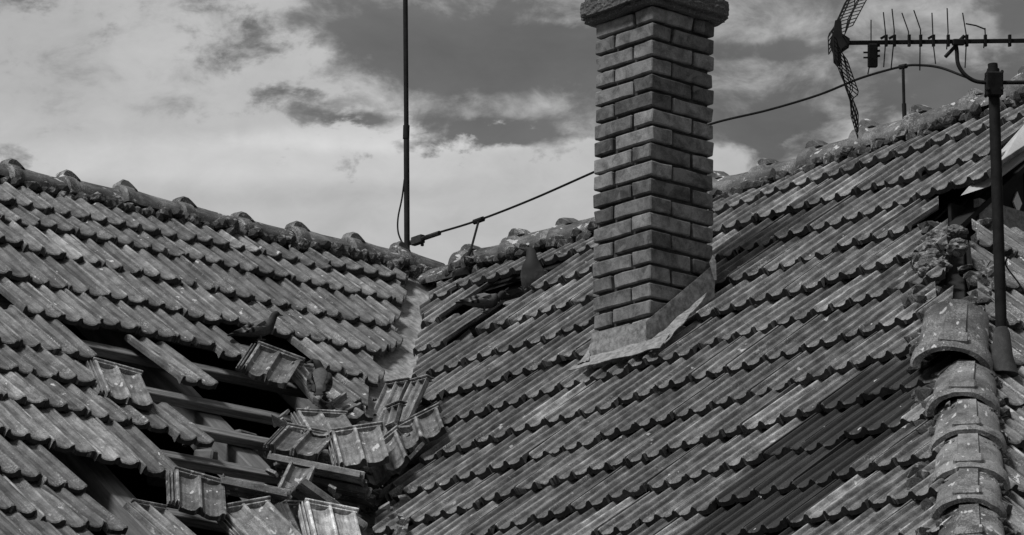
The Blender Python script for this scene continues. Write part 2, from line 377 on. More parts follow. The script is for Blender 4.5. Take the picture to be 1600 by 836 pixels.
# ---- left slope tiles
def skipL(r, u, v, x, y):
    r += 1
    if r <= 4: return False
    if r == 5: return x < 42 or (380 < x < 488)
    if r == 6: return not (x < 140 or x > 508 or 250 < x < 300)
    if r == 7: return not (x < 150 or x > 542) and not (160 < x < 215)
    if r == 8: return not (x < 230 or 250 < x < 312)
    if r == 9: return x > 236
    if r == 10: return x > 145
    if r == 11: return x > 160
    return x > 190
def cbL(r, x, mw):
    r += 1
    if r == 5 and 290 < x < 382: return Matrix.Translation(V(-SL.b*.06)) @ mw
    if r == 6 and 240 < x < 310: return Matrix.Translation(V(-SL.b*.05)) @ mw @ Matrix.Rotation(math.radians(4), 4, 'Z')
    if r == 7 and 155 < x < 220: return Matrix.Translation(V(SL.n*-.02)) @ mw @ Matrix.Rotation(math.radians(7), 4, 'Z')
    if r == 8 and 250 < x < 312: return Matrix.Translation(V(-SL.b*.05)) @ mw @ Matrix.Rotation(math.radians(5), 4, 'Z')
    return mw
cL = lay(SL, ROWL, TL, LW, -9, .5, skipL, [(J-VP*.065, VP)], cb=cbL, hh=.062, rise=.026, first=.13)
# ---- right slope tiles
gU = SR.uv(1527, 303)[0]                 # the verge of the gablet
CHH = .085; chn = SR.uv(1012, 544, CHH)                   # near foot of the chimney on the slope
CS = .346
def skipR(r, u, v, x, y):
    r += 1
    if r == 2 and 700 < x < 842: return True
    if r == 3 and 698 < x < 768: return True
    if r <= 4 and u > gU-CW*.2: return True
    if chn[0]-CS+.02 < u < chn[0]-CW and chn[1]-.45 < v < chn[1]: return True
    return False
cR = lay(SR, ROWR, TR, RW, -1.5, 9, skipR, [(J+VP*.07, -VP)], hh=.067, rise=.033, first=.20)
print('tiles', cL, cR)

# ---- hip face tiles
ROWH = [(lambda q: (lambda u: q+.004*math.sin(u*9)))(.36+.385*i) for i in range(13)]
def skipH(r, u, v, x, y): return False
lay(SH, ROWH, TH, RW, -7, 3, skipH, [(HT+HP*.07, -HP)], first=0.02)
# cut the right slope's tiles back to the hip
for o in [c for c in RW.children if c.name.startswith('roof_tile')]:
    if o.matrix_world.col[0][1] > .5: continue       # hip face tiles run along Y
    me = cut(o.data, o.matrix_world, [ragged(o.matrix_world, HT-HP*.04, HP)]) if (o.matrix_world.translation+Vector((.3, 0, 0))-V(HT)).dot(V(HP)) > -.6 and o.matrix_world.translation.z < HT[2]+.03 else o.data
    if me is None: bpy.data.objects.remove(o)
    elif me is not o.data: o.data = me

# ------------------------------------------------------------------ boarding, rafters, battens, walls, ground
def quad_slab(name, pts, n, t, mat, parent):
    bm = bmesh.new(); a = [V(p) for p in pts]; b = [p-V(n)*t for p in a]
    loft(bm, [a, b]); return bobj(name, bm, mat, parent)
HEND = 6.3; EL = SR.p(0, HEND)[2]; RUN = HEND*math.cos(THR)
RX = HT[0]+1.0                        # far end of the right ridge
# hip extends to the eave
k = (HT[2]-EL)/-HD[2]; HE = HT+HD*k
YB = -9.5
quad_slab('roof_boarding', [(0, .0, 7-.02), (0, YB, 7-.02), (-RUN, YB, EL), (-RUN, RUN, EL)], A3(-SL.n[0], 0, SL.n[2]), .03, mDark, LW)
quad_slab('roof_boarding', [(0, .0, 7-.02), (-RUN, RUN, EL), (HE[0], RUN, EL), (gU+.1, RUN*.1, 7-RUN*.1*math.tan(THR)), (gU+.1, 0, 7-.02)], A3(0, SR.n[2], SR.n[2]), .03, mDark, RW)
# underlay boards of the right slope, left open where the tiles are gone
def uvq(S, u, v): return S.p(u, v, -.055)
hu0, hu1 = SR.uv(690, 540)[0], SR.uv(865, 440)[0]; hv0, hv1 = SR.uv(850, 425)[1]-.15, SR.uv(720, 560)[1]+.12
bm = bmesh.new()
def slab(S, a):
    p = [S.p(u, v, -.055) for u, v in a]; q = [S.p(u, v, -.075) for u, v in a]; loft(bm, [p, q])
k1 = hv0; vx = lambda v: -(v*math.cos(THR)) * 0
slab(SR, [(.05, .02), (gU-.02, .02), (gU-.02, hv0), (hv0*math.cos(THR)/1.0+.05, hv0)])
slab(SR, [(hu1, hv0), (gU-.02, hv0), (gU-.02, hv1), (hu1, hv1)])
slab(SR, [(hv1*math.cos(THR)+.05, hv1), (HT[0]-.1, hv1), (HT[0]-.1+0, max(hv1+.01, -(HT-J)@SR.b)), (HE[0]-.1, HEND), (RUN+.02, HEND)])
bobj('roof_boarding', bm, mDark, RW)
# hip face underlay
bm = bmesh.new(); ve = (HT[2]-EL)/math.sin(THH)
slab(SH, [(0.1, 0.02), (-(HT[1])+HT[1]*0+1.0, .02), (1.0+3, ve), (HE[1]-HT[1]+.1, ve)])
bobj('roof_boarding', bm, mDark, RW)
# right wing's gablet, walls
bm = bmesh.new(); GX = gU-.16
loft(bm, [[(GX, 0, 6.93), (GX, HT[1]-.25, HT[2]-.3), (GX, -HT[1]+.25, HT[2]-.3)], [(GX-.04, 0, 6.93), (GX-.04, HT[1]-.25, HT[2]-.3), (GX-.04, -HT[1]+.25, HT[2]-.3)]])
bobj('gable_boarding', bm, mDark, RW)
# attic floor, walls
GZ = -.95
bm = bmesh.new(); box(bm, (-RUN+.3, YB+.1, 2.95), (RUN-.35, RUN-.3, 3.05)); bobj('attic_floor', bm, mDark, LW)
bm = bmesh.new(); box(bm, (RUN-.3, -RUN+.4, 2.95), (HE[0]-.4, RUN-.3, 3.05)); bobj('attic_floor', bm, mDark, RW)
bm = bmesh.new(); box(bm, (RUN-.6, YB+.1, GZ), (RUN-.35, -RUN+.3, 2.95)); box(bm, (-RUN+.3, YB+.1, GZ), (-RUN+.5, RUN-.3, 2.95)); box(bm, (-RUN+.5, YB+.1, GZ), (RUN-.6, YB+.35, 2.95)); bobj('wall', bm, mWall, LW)
bm = bmesh.new(); loft(bm, [[(-RUN+.1, YB+.12, 2.95), (RUN-.35, YB+.12, 2.95), (0, YB+.12, 6.8)], [(-RUN+.1, YB+.3, 2.95), (RUN-.35, YB+.3, 2.95), (0, YB+.3, 6.8)]]); bobj('gable_wall', bm, mWall, LW)
bm = bmesh.new(); box(bm, (RUN-.35, -RUN+.35, GZ), (HE[0]-.4, -RUN+.6, 2.95)); box(bm, (HE[0]-.65, -RUN+.6, GZ), (HE[0]-.4, RUN-.3, 2.95)); box(bm, (-RUN+.5, RUN-.55, GZ), (HE[0]-.65, RUN-.3, 2.95)); bobj('wall', bm, mWall, RW)
bm = bmesh.new(); s_ = 600; loft(bm, [[(-s_, -s_, GZ), (s_, -s_, GZ), (s_, s_, GZ), (-s_, s_, GZ)], [(-s_, -s_, GZ-.5), (s_, -s_, GZ-.5), (s_, s_, GZ-.5), (-s_, s_, GZ-.5)]])
g = bobj('ground', bm, simple('yard_ground', .05, .3, .4), None); g['kind'] = 'structure'

def sbox(S, name, u0, u1, v0, v1, h0, h1, mat, parent, yaw=0, bev=.003, seed=0):
    bm = bmesh.new(); box(bm, (u0, -v1, h0), (u1, -v0, h1), bevel=bev)
    for v in bm.verts:
        v.co += Vector((0, .006*noise.noise(Vector((v.co.x*.7, seed, 0))), .006*noise.noise(Vector((v.co.x*.7, seed, 5)))))
    m = basis(S.o, S.a, S.b, S.n)
    c = Vector(((u0+u1)/2, -(v0+v1)/2, 0)); m = m @ Matrix.Translation(c) @ Matrix.Rotation(yaw, 4, 'Z') @ Matrix.Translation(-c)
    return bobj(name, bm, mat, parent, mw=m)
# left slope boarding beyond the hole
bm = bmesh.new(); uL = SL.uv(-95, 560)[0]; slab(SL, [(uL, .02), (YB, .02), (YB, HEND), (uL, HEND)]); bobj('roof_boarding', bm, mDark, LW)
# battens and rafters of the left wing, bare where the tiles have gone
for i in range(1, 13):
    v = ROWL[i-1](-2.4)+.075 if i <= 12 else 0
    uA, uB = (-4.6, -1.0) if i > 3 else (-4.9, -.6)
    if i in (1, 2, 3): continue
    uA = SL.uv(-60, 480)[0]; uB = min(-v*math.cos(THL)-.12, SL.uv(590, 600)[0])
    if i >= 8: uB = SL.uv(520+(i-8)*6, 720)[0]
    if uB < uA+.3: continue
    sbox(SL, 'batten', uA, uB, v-.03, v+.03, -.042+.0, -.004, mWood, LW, rnd(-.012, .012), seed=i)
for q, (px, py) in enumerate(((-20, 520), (345, 640), (560, 640))):
    u = SL.uv(px, py)[0]
    sbox(SL, 'rafter', u-.06, u+.06, .3, min(6.2, 99), -.19, -.046, mRafter, LW, 0, .006, q+20)
# slumped plank inside the hole and a few bricks and rubble on it
bm = bmesh.new(); tube(bm, spline([SL.p(*SL.uv(225, 775), -.22), SL.p(*SL.uv(250, 790), -.12), SL.p(*SL.uv(275, 830), -.12), SL.p(*SL.uv(300, 880), -.2)]), .075, 14); bobj('round_timber', bm, mRafter, LW, True)
bm = bmesh.new(); tube(bm, spline([SL.p(*SL.uv(-20, 450), -.25), SL.p(*SL.uv(10, 470), -.14), SL.p(*SL.uv(40, 500), -.16)]), .08, 14); bobj('round_timber', bm, mRafter, LW, True)
for q, (px, py, w, h, l) in enumerate(((325, 690, .24, .07, .12), (345, 705, .2, .07, .1), (372, 690, .12, .07, .12), (392, 712, .18, .065, .1), (350, 722, .25, .065, .11), (300, 672, .12, .07, .1), (415, 745, .2, .06, .1), (275, 745, .22, .07, .1))):
    p = SL.p(*SL.uv(px, py, -.17), -.17); bm = bmesh.new(); box(bm, (-w/2, -l/2, -h/2), (w/2, l/2, h/2), bevel=.008)
    for vv in bm.verts: vv.co += vv.co.normalized()*.01*noise.noise(vv.co*30+Vector((q, 0, 0)))
    b_ = bobj('loose_brick', bm, mMortar if q % 3 == 0 else mRafter, LW, mw=Matrix.Translation(V(p)) @ Matrix.Rotation(rnd(1.2, 1.9), 4, 'Z') @ Matrix.Rotation(rnd(-.2, .2), 4, 'X'))
# battens in the right hole
for (x0, y0, x1, y1, w, hgt, seed) in ((742, 486, 846, 455, .05, .03, 3), (735, 508, 812, 484, .045, .015, 4), (690, 478, 905, 420, .05, -.03, 5), (700, 560, 800, 528, .05, -.03, 6)):
    a = SR.uv(x0, y0, hgt); b = SR.uv(x1, y1, hgt)
    bm = bmesh.new(); p0, p1 = V(SR.p(*a, hgt-.03)), V(SR.p(*b, hgt-.03)); dx = (p1-p0); L = dx.length; dx.normalize(); nn = V(SR.n); yy = nn.cross(dx).normalized(); zz = dx.cross(yy)
    box(bm, (0, -w/2, -.025), (L, w/2, .025), bevel=.004)
    bobj('batten', bm, mWood, RW, mw=Matrix(((dx.x, yy.x, zz.x, p0.x), (dx.y, yy.y, zz.y, p0.y), (dx.z, yy.z, zz.z, p0.z), (0, 0, 0, 1))))
for px in (715, 830):
    u = SR.uv(px, 500)[0]; sbox(SR, 'rafter', u-.05, u+.05, .2, 3.2, -.23, -.08, mRafter, RW, 0, .005, px)

# ------------------------------------------------------------------ valley flashing
bm = bmesh.new(); rows_ = []
for i in range(46):
    d = .1+i*.13; c = J+VD*d; r = []
    for j, w in enumerate((-.15, -.10, -.04, -.012, 0, .012, .04, .10, .15)):
        S = SR if w > 0 else SL
        base = c+VP*w; dz = (w*abs(VP[0]))*0
        # follow each slope upward from the valley line
        p = c + VP*w; 
        t = abs(w)/math.sqrt(2); p = A3(c[0]+VP[0]*w, c[1]+VP[1]*w, 0)
        z = max(7-(p[0])*math.tan(THL), 6.95+p[1]*math.tan(THR))
        z = z+.016+.006*noise.noise(Vector((i*.7, w*9, 1)))+(.006 if abs(w) < .015 else 0)
        r.append(A3(p[0], p[1], z))
    rows_.append(r)
top = [[bm.verts.new(V(p)) for p in r] for r in rows_]; bot_ = [[bm.verts.new(V(p)-Vector((0, 0, .003))) for p in r] for r in rows_]
for a, b, a2, b2 in zip(top, top[1:], bot_, bot_[1:]):
    for k in range(8):
        bm.faces.new((a[k], a[k+1], b[k+1], b[k])); bm.faces.new((a2[k+1], a2[k], b2[k], b2[k+1]))
    bm.faces.new((a[0], b[0], b2[0], a2[0])); bm.faces.new((b[-1], a[-1], a2[-1], b2[-1]))
bobj('valley_flashing', bm, mLead2, LW, True)

# ------------------------------------------------------------------ ridge tiles
def ridge_me(name, r0=.058, r1=.071, L=.40, knob=True, seed=0, zs=1.0, mat=None, open_end=0):
    bm = bmesh.new(); n = 14; rings = []
    st = [(0, r0, 0), (L*.5, (r0+r1)/2, 0), (L-.085, r1, 0), (L-.07, r1+.012, 1), (L-.012, r1+.016, 1), (L, r1+.008, 1)]
    for y, r, f in st:
        ring = []
        for k in range(n+1):
            a = math.radians(-98+196*k/n); x = r*math.sin(a); z = r*math.cos(a)
            if abs(a) < .42: z = max(z, r*.985)+ (.007 if abs(a) < .3 else 0)*(0 if f else 1)
            w = ((.0035 if knob else .007)*noise.noise(Vector((x*20, y*12, seed*5.)))+.003*noise.noise(Vector((x*55, y*45, seed*3.)))) if y < L else -.010*max(0, noise.noise(Vector((x*30, 3, seed*5.))))
            if y == L or y == L-.012: y_ = y+.010*noise.noise(Vector((x*26, 7, seed*4.)))
            else: y_ = y
            ring.append((x*1.06, y_, z*zs+w))
        rings.append(ring)
    outer = rings; inner = [[(p[0]*.87, p[1], p[2]*.87-.002) for p in r] for r in rings]
    # inner shell keeps an even bore
    inner = [[(st_r*math.sin(math.radians(-98+196*k/n))*.9, y, st_r*math.cos(math.radians(-98+196*k/n))*.88*zs) for k in range(n+1)] for (y, st_r, f) in [(a, r0+(r1-r0)*a/L, 0) for a, _, _ in st]]
    vo = [[bm.verts.new(V(p)) for p in r] for r in outer]; vi = [[bm.verts.new(V(p)) for p in r] for r in inner]
    for i in range(len(st)-1):
        for k in range(n):
            bm.faces.new((vo[i][k], vo[i][k+1], vo[i+1][k+1], vo[i+1][k])); bm.faces.new((vi[i][k+1], vi[i][k], vi[i+1][k], vi[i+1][k+1]))
        for k in (0, n): bm.faces.new((vo[i][k], vo[i+1][k], vi[i+1][k], vi[i][k]) if k == 0 else (vo[i+1][k], vo[i][k], vi[i][k], vi[i+1][k]))
    for i in (0, -1):
        for k in range(n): bm.faces.new((vo[i][k], vo[i][k+1], vi[i][k+1], vi[i][k]))
    if knob:       # the cast lug on the collar
        kr = r1+.012; prof = [(-.075, -.012), (-.045, .010), (-.02, .024), (.010, .027), (.030, .015), (.045, -.012)]
        rr = []
        for sx in (-.034, -.026, .026, .034):
            k = .8 if abs(sx) > .03 else 1
            rr.append([(sx, L-.045+y*(1 if k == 1 else .85), kr+z*k) for y, z in prof])
        loft(bm, rr)
    me = bpy.data.meshes.new(name); bmesh.ops.recalc_face_normals(bm, faces=bm.faces); bm.to_mesh(me); bm.free(); me.materials.append(mat or mRidge)
    me.polygons.foreach_set('use_smooth', [True]*len(me.polygons)); me.set_sharp_from_angle(angle=math.radians(34)); return me
RM = [ridge_me('ridge_tile', seed=i) for i in range(4)]
def frame(p0, p1, up):
    y = (V(p1)-V(p0)).normalized(); x = y.cross(V(up)).normalized(); z = x.cross(y)
    return Matrix(((x.x, y.x, z.x, p0[0]), (x.y, y.y, z.y, p0[1]), (x.z, y.z, z.z, p0[2]), (0, 0, 0, 1)))
PX0 = A3(1, 0, 0); PY0 = A3(0, 1, 0)
crL = [(-170, 222), (-80, 240), (10, 261), (100, 280), (190, 299), (280, 320), (370, 340), (457, 359), (545, 377), (625, 394)]
crR = [(730, 399), (808, 378), (885, 355), (965, 331), (1043, 309), (1120, 290), (1198, 266), (1276, 242), (1356, 213), (1437, 187), (1521, 158), (1604, 131), (1690, 102)]
def bed(u0, u1, axis, zf, name, parent, seed):
    bm = bmesh.new(); n = int(abs(u1-u0)/.028)
    for i in range(n):
        t = u0+(u1-u0)*i/n; s = random.choice((-1, 1, 1)) * rnd(.092, .14)
        if axis == 'x': c = (t, -abs(s), zf(t)-.10+rnd(-.04, .012))
        else: c = (abs(s), t, zf(t)-.10+rnd(-.04, .012))
        lump(bm, c, (rnd(.02, .045), rnd(.02, .045), rnd(.02, .035)), seed+i, 1)
    bobj(name, bm, mMortar, parent)['kind'] = 'stuff'
zR = []; 
def ridge_run(pts, n0, parent, rev, k=1.0):
    P3 = []
    for x, y in pts:
        p = hit(x, y, J, n0); p[2] -= .066; P3.append(p)
    for i in range(len(P3)-1):
        a, b = P3[i], P3[i+1]
        if rev: a, b = b, a
        d = (b-a); d = d/np.linalg.norm(d)
        m = frame(a-d*.02, b, ZZ) @ Matrix.Rotation(rnd(-.15, .15), 4, 'Y') @ Matrix.Rotation(rnd(-.02, .02), 4, 'X') @ Matrix.Rotation(rnd(-.015, .015), 4, 'Z')
        ln = np.linalg.norm(b-a)+.05
        mobj('ridge_tile', RM[random.randrange(4)], parent, m @ Matrix.Diagonal((k, ln/.40, k*rnd(.85, 1.12), 1)))
    return P3
QL = ridge_run(crL, PX0, LW, True); QR = ridge_run(crR, PY0, RW, True, 1.15)
zl = lambda t: float(np.interp(t, [p[1] for p in QL], [p[2] for p in QL]))+.072
zr = lambda t: float(np.interp(t, [p[0] for p in QR], [p[2] for p in QR]))+.072
bed(QL[0][1], QL[-1][1], 'y', zl, 'mortar_bedding', LW, 5); bed(QR[0][0], QR[-1][0], 'x', zr, 'mortar_bedding', RW, 900)
# junction: the left ridge runs on past the valley, the right ridge's lowest tile leans on it
def free_ridge(x0, y0, x1, y1, n0, parent, off=.072, ho=0, sc_=1.0, yoff=0):
    a = hit(x0, y0, J+n0*ho, n0); b = hit(x1, y1, J+n0*ho, n0); a[2] -= off; b[2] -= off
    return mobj('ridge_tile', RM[1], parent, frame(a, b, ZZ) @ Matrix.Diagonal((sc_, np.linalg.norm(b-a)/.40, sc_, 1)))
free_ridge(690, 410, 612, 388, PX0, LW)
o = free_ridge(648, 422, 752, 397, PY0, RW, .09, -.05); 
bm = bmesh.new()
for q, (px, py, r) in enumerate(((625, 424, .04), (640, 430, .05), (655, 434, .045), (668, 430, .05), (633, 418, .04), (650, 424, .05), (675, 436, .04), (662, 441, .04), (690, 432, .045), (705, 430, .04), (638, 412, .045))):
    lump(bm, hit(px, py, J+A3(.05, -.05, 0), (VD*-1)*0+FH), (r*1.3, r*1.3, r*.8), q+70, 2)
bobj('mortar_bedding', bm, lichened('junction_mortar', .05, .5, 26, .5), RW)

# ------------------------------------------------------------------ hip ridge
HM = [ridge_me('hip_tile', .108, .116, .36, False, 11+i, .62, mHipRidge) for i in range(3)]
for me in HM:   # flat band and bar at the lower end of each hip tile
    bm = bmesh.new(); bm.from_mesh(me)
    loft(bm, [[(-.04, .03, .05), (.04, .03, .05), (.034, .03, .076), (-.034, .03, .076)], [(-.045, .27, .05), (.045, .27, .05), (.037, .27, .082), (-.037, .27, .082)]])
    box(bm, (-.052, .275, .05), (.052, .33, .094), bevel=.008)
    bmesh.ops.recalc_face_normals(bm, faces=bm.faces); bm.to_mesh(me); bm.free(); me.set_sharp_from_angle(angle=math.radians(34))
def hip_at(d, h): return HT+HD*d+A3(0, 0, h)
up_h = np.cross(HD, HP); up_h = up_h if up_h[2] > 0 else -up_h
def dist_at(y):
    lo, hi = 0., 6.
    for _ in range(40):
        m_ = (lo+hi)/2
        if proj(HT+HD*m_)[1] < y: lo = m_
        else: hi = m_
    return lo
d0 = [dist_at(y) for y in (520, 608, 668, 722, 778, 835, 895)]; print('hip', [round(q, 2) for q in d0])
for i in range(len(d0)-1):
    a = HT+HD*(d0[i]-.05)+A3(0, 0, .02)+HP*.03; b = HT+HD*d0[i+1]+A3(0, 0, .035)+HP*.03
    if i == 0: a = a+A3(0, 0, .02)-HP*.03; b = b-HP*.05+A3(0, 0, .03)
    m = frame(a, b, up_h) @ Matrix.Rotation(rnd(-.12, .12), 4, 'Y') @ Matrix.Rotation(math.radians(rnd(-1, 2)), 4, 'X') @ Matrix.Rotation(rnd(-.05, .05), 4, 'Z')
    mobj('hip_tile', HM[i % 3], RW, m @ Matrix.Diagonal((rnd(.9, .97) if i else 1.04, np.linalg.norm(b-a)/.36, 1, 1)))
bm = bmesh.new()
for i in range(190):
    t = rnd(.0, d0[-1]+.2); s = random.choice((-1, 1))
    hh_ = rnd(-.02, .035); lump(bm, HT+HD*t+HP*s*rnd(.05, .15)+A3(0, 0, hh_-.02), (rnd(.025, .055),)*2+(rnd(.02, .04),), i+300, 1)
bobj('mortar_bedding', bm, mMortar, RW)['kind'] = 'stuff'
bm = bmesh.new()
for q, (px, py, r) in enumerate(((1440, 392, .055), (1446, 402, .06), (1452, 412, .06), (1458, 420, .05), (1436, 402, .05), (1467, 365, .05), (1478, 352, .06), (1470, 372, .05), (1462, 382, .05), (1482, 362, .05), (1492, 372, .05))):
    for z_ in range(3):
        p = SR.p(*SR.uv(px+rnd(-14, 14), py+rnd(-16, 16), .09), .07); r_ = r*rnd(.35, .75); lump(bm, p, (r_*1.2, r_*1.1, r_*.7), q*7+z_+500, 3, .28)
bobj('mortar_lump', bm, lichened('crumbled_mortar', .13, .36, 30, .5), RW)['kind'] = 'stuff'
m = frame(HT+HD*.0-A3(0, 0, .06), HT+HD*1.0, up_h); bm = bmesh.new(); box(bm, (-.035, 0, -.14), (.035, 1.3, -.03), bevel=.005); bobj('hip_rafter', bm, mDark, RW, mw=m)

# ------------------------------------------------------------------ gablet at the right: bargeboard, boarding, vent
def gy(x, y, X): return hit(x, y, A3(X, 0, 0), PX0)
mBarge = simple('painted_bargeboard', .55, .18, 8, .7, (1, 1, 1), .0015)
X = gU+.02; a = gy(1503, 305, X); b = gy(1600, 196, X); c = gy(1700, 84, X); c2 = gy(1716, 150, X+.08); b2 = gy(1603, 248, X+.08); a2 = gy(1546, 291, X+.08)
bm = bmesh.new(); loft(bm, [[a, b, c, c2, b2, a2], [q-A3(.006, 0, 0) for q in (a, b, c, c2, b2, a2)]]); bobj('bargeboard', bm, mBarge, RW)
X = GX+.02; mGab = simple('dark_gable_board', .022, .4, 10)
for i in range(14):                     # vertical boards of the gablet
    y0 = HT[1]-.1+i*.145; y1 = y0+.138; zt = 6.9-abs((y0+y1)/2)*math.tan(THR)
    if zt < HT[2]-.1: continue
    bm = bmesh.new(); box(bm, (X, y0, HT[2]-.2), (X+.018, y1, zt), bevel=.003); bobj('gable_board', bm, mGab, RW)
p = gy(1588, 317, X+.022); bm = bmesh.new(); rr = [(0, -.026, 0), (0, 0, -.046), (0, .026, 0), (0, 0, .046)]
loft(bm, [[V(p)+Vector(q) for q in rr], [V(p)+Vector(q)+Vector((.008, 0, 0)) for q in rr]]); bobj('diamond_vent', bm, simple('vent_sky_white', .9, .05, 5), RW)  # solid white plate stands in for bright sky seen through the vent opening
a = gy(1522, 340, GX+.1); b = gy(1640, 376, GX+.1)
bm = bmesh.new(); d = (b-a)/np.linalg.norm(b-a); loft(bm, [[a+A3(0, 0, -.03), a+A3(.03, 0, -.03), a+A3(.03, 0, .075), a+A3(0, 0, .075)], [b+A3(0, 0, -.03), b+A3(.03, 0, -.03), b+A3(.03, 0, .075), b+A3(0, 0, .075)]])
bobj('apron_board', bm, mLead, RW)

# ------------------------------------------------------------------ chimney
CH = bpy.data.objects.new('chimney', None); COL.objects.link(CH); CH.parent = RW; CH['label'] = 'slim square brick chimney with a rough pebbled cap'
foot = SR.p(chn[0], chn[1], CHH); CN = A3(foot[0], foot[1], foot[2]); CH.location = V(CN); bpy.context.view_layer.update(); CHI = CH.matrix_world.inverted()
ctop = hit(1017, 7, CN, FH)[2]; PITCH = .0726; z0 = ctop-PITCH*29; 
bm = bmesh.new(); box(bm, (CN[0]-CS+.02, CN[1]+.02, CN[2]-.5), (CN[0]-.02, CN[1]+CS-.02, ctop-.01)); o = bobj('mortar_core', bm, mMort2); o.parent = CH; o.matrix_parent_inverse = CHI
def brick_me(w, d, seed):
    bm = bmesh.new(); box(bm, (-w/2, -d/2, -.0292), (w/2, d/2, .0292)); bmesh.ops.subdivide_edges(bm, edges=[e for e in bm.edges if e.calc_length() > .1], cuts=3)
    bmesh.ops.bevel(bm, geom=[e for e in bm.edges if len(e.link_faces) == 2 and e.calc_face_angle(0) > .5], offset=.0045, segments=1, affect='EDGES')
    for v in bm.verts:
        q = Vector((v.co.x*22, v.co.y*22, v.co.z*22+seed*7)); v.co += Vector((noise.noise(q), noise.noise(q+Vector((9, 0, 0))), noise.noise(q+Vector((0, 9, 0)))*.8))*.0042
        k = noise.noise(Vector((v.co.x*9+seed*3, v.co.y*9, v.co.z*12)))
        if k > .33 and abs(v.co.z) > .02: v.co *= 1-.05*(k-.33)*3
    me = bpy.data.meshes.new('brick'); bmesh.ops.recalc_face_normals(bm, faces=bm.faces); bm.to_mesh(me); bm.free(); me.materials.append(mBrick); return me
SB, HB = .2235, .111
BM = [brick_me(SB, HB, i) for i in range(9)]
for r in range(29):
    z = ctop-.034-PITCH*r
    if z < CN[2]-.12: break
    odd = r % 2; c = CS
    lean = .0; tp = .0
    # pinwheel: offsets (x from the near corner going -X, y going +Y)
    if not odd: L_ = [((c-SB/2), HB/2, 0), (HB/2, SB/2, 1), (SB/2, c-HB/2, 0), (c-HB/2, c-SB/2, 1)]
    else: L_ = [(SB/2, HB/2, 0), (HB/2, c-SB/2, 1), (c-SB/2, c-HB/2, 0), (c-HB/2, SB/2, 1)]
    for x, y, rot in L_:
        m = Matrix.Translation((CN[0]-x+rnd(-.003, .003), CN[1]+y+rnd(-.003, .003), z+rnd(-.0015, .0015))) @ Matrix.Rotation(rot*math.pi/2+(math.pi if random.random() < .5 else 0)+rnd(-.01, .01), 4, 'Z') @ Matrix.Rotation(rnd(-.008, .008), 4, 'Y')
        o = mobj('brick', random.choice(BM), CH); o.matrix_parent_inverse = CHI; o.matrix_basis = m
# cap: rough pebble concrete slab
bm = bmesh.new(); ov = .052; h = .105
bmesh.ops.create_grid(bm, x_segments=1, y_segments=1, size=1); bm.clear()
box(bm, (CN[0]-CS-ov, CN[1]-ov, ctop), (CN[0]+ov, CN[1]+CS+ov, ctop+h))
bmesh.ops.bevel(bm, geom=bm.edges[:], offset=.022, segments=2, affect='EDGES'); bmesh.ops.triangulate(bm, faces=bm.faces[:])
for _ in range(5):
    es = [e for e in bm.edges if e.calc_length() > .014]
    if not es or len(bm.faces) > 22000: break
    bmesh.ops.subdivide_edges(bm, edges=es, cuts=1); bmesh.ops.triangulate(bm, faces=[f for f in bm.faces if len(f.verts) > 3])
bm.normal_update()
for v in bm.verts:
    k = noise.noise(v.co*95)*.0055+noise.noise(v.co*42)*.004+noise.noise(v.co*9)*.006; v.co += v.normal*k
    v.co.z += .006*noise.noise(Vector((v.co.x*5, v.co.y*5, 0)))
o = bobj('chimney_cap', bm, mCap, None, False); o.parent = CH; o.matrix_parent_inverse = CHI
# flashing sheets at the foot
def sheet(name, pts_out, th, mat, n, parent=CH, wav=.004, seed=0, res=8):
    # pts_out: top-left, top-right, bottom-right, bottom-left ; subdivided and wrinkled
    bm = bmesh.new(); a, b, c, d = [V(p) for p in pts_out]; nn = V(n); g = []
    for i in range(res+1):
        r = []
        for j in range(res*2+1):
            s, t = j/(res*2), i/res; p = (a*(1-s)+b*s)*(1-t)+(d*(1-s)+c*s)*t
            r.append(p+nn*(wav*noise.noise(Vector((s*5+seed, t*3, seed)))+wav*.5*noise.noise(Vector((s*14+seed, t*9, seed)))))
        g.append(r)
    T = [[bm.verts.new(p) for p in r] for r in g]; B = [[bm.verts.new(p-nn*th) for p in r] for r in g]
    for i in range(res):
        for j in range(res*2):
            bm.faces.new((T[i][j], T[i][j+1], T[i+1][j+1], T[i+1][j])); bm.faces.new((B[i][j+1], B[i][j], B[i+1][j], B[i+1][j+1]))
    for i in range(res):
        bm.faces.new((T[i][0], T[i+1][0], B[i+1][0], B[i][0])); bm.faces.new((T[i+1][-1], T[i][-1], B[i][-1], B[i+1][-1]))
    for j in range(res*2):
        bm.faces.new((T[0][j+1], T[0][j], B[0][j], B[0][j+1])); bm.faces.new((T[-1][j], T[-1][j+1], B[-1][j+1], B[-1][j]))
    o = bobj(name, bm, mat, None, False)
    if parent is not None: o.parent = parent; o.matrix_parent_inverse = parent.matrix_world.inverted()
    return o
YF = CN[1]-.016; XF = CN[0]+.016
def fr(x, y): return hit(x, y, A3(0, YF, 0), PY0)
def si(x, y): return hit(x, y, A3(XF, 0, 0), PX0)
sheet('flashing', [fr(921, 522), fr(1006, 501), fr(1004, 556), fr(914, 580)], .002, mLead, (0, -1, 0), seed=1)
sheet('flashing', [si(1005, 503), si(1112, 410), si(1112, 462), si(1008, 552)], .002, mLead, (1, 0, 0), seed=2)
sheet('flashing', [SR.p(*SR.uv(914, 560, .12), .12), SR.p(*SR.uv(1043, 521, .12), .12), SR.p(*SR.uv(1028, 543, .112), .112), SR.p(*SR.uv(885, 580, .112), .112)], .003, mLead, SR.n, seed=3, wav=.006)
sheet('flashing', [SR.p(*SR.uv(1010, 535, .115), .115), SR.p(*SR.uv(1100, 455, .115), .115), SR.p(*SR.uv(1092, 470, .112), .112), SR.p(*SR.uv(1035, 535, .115), .112)], .003, mLead, SR.n, seed=4, wav=.006)
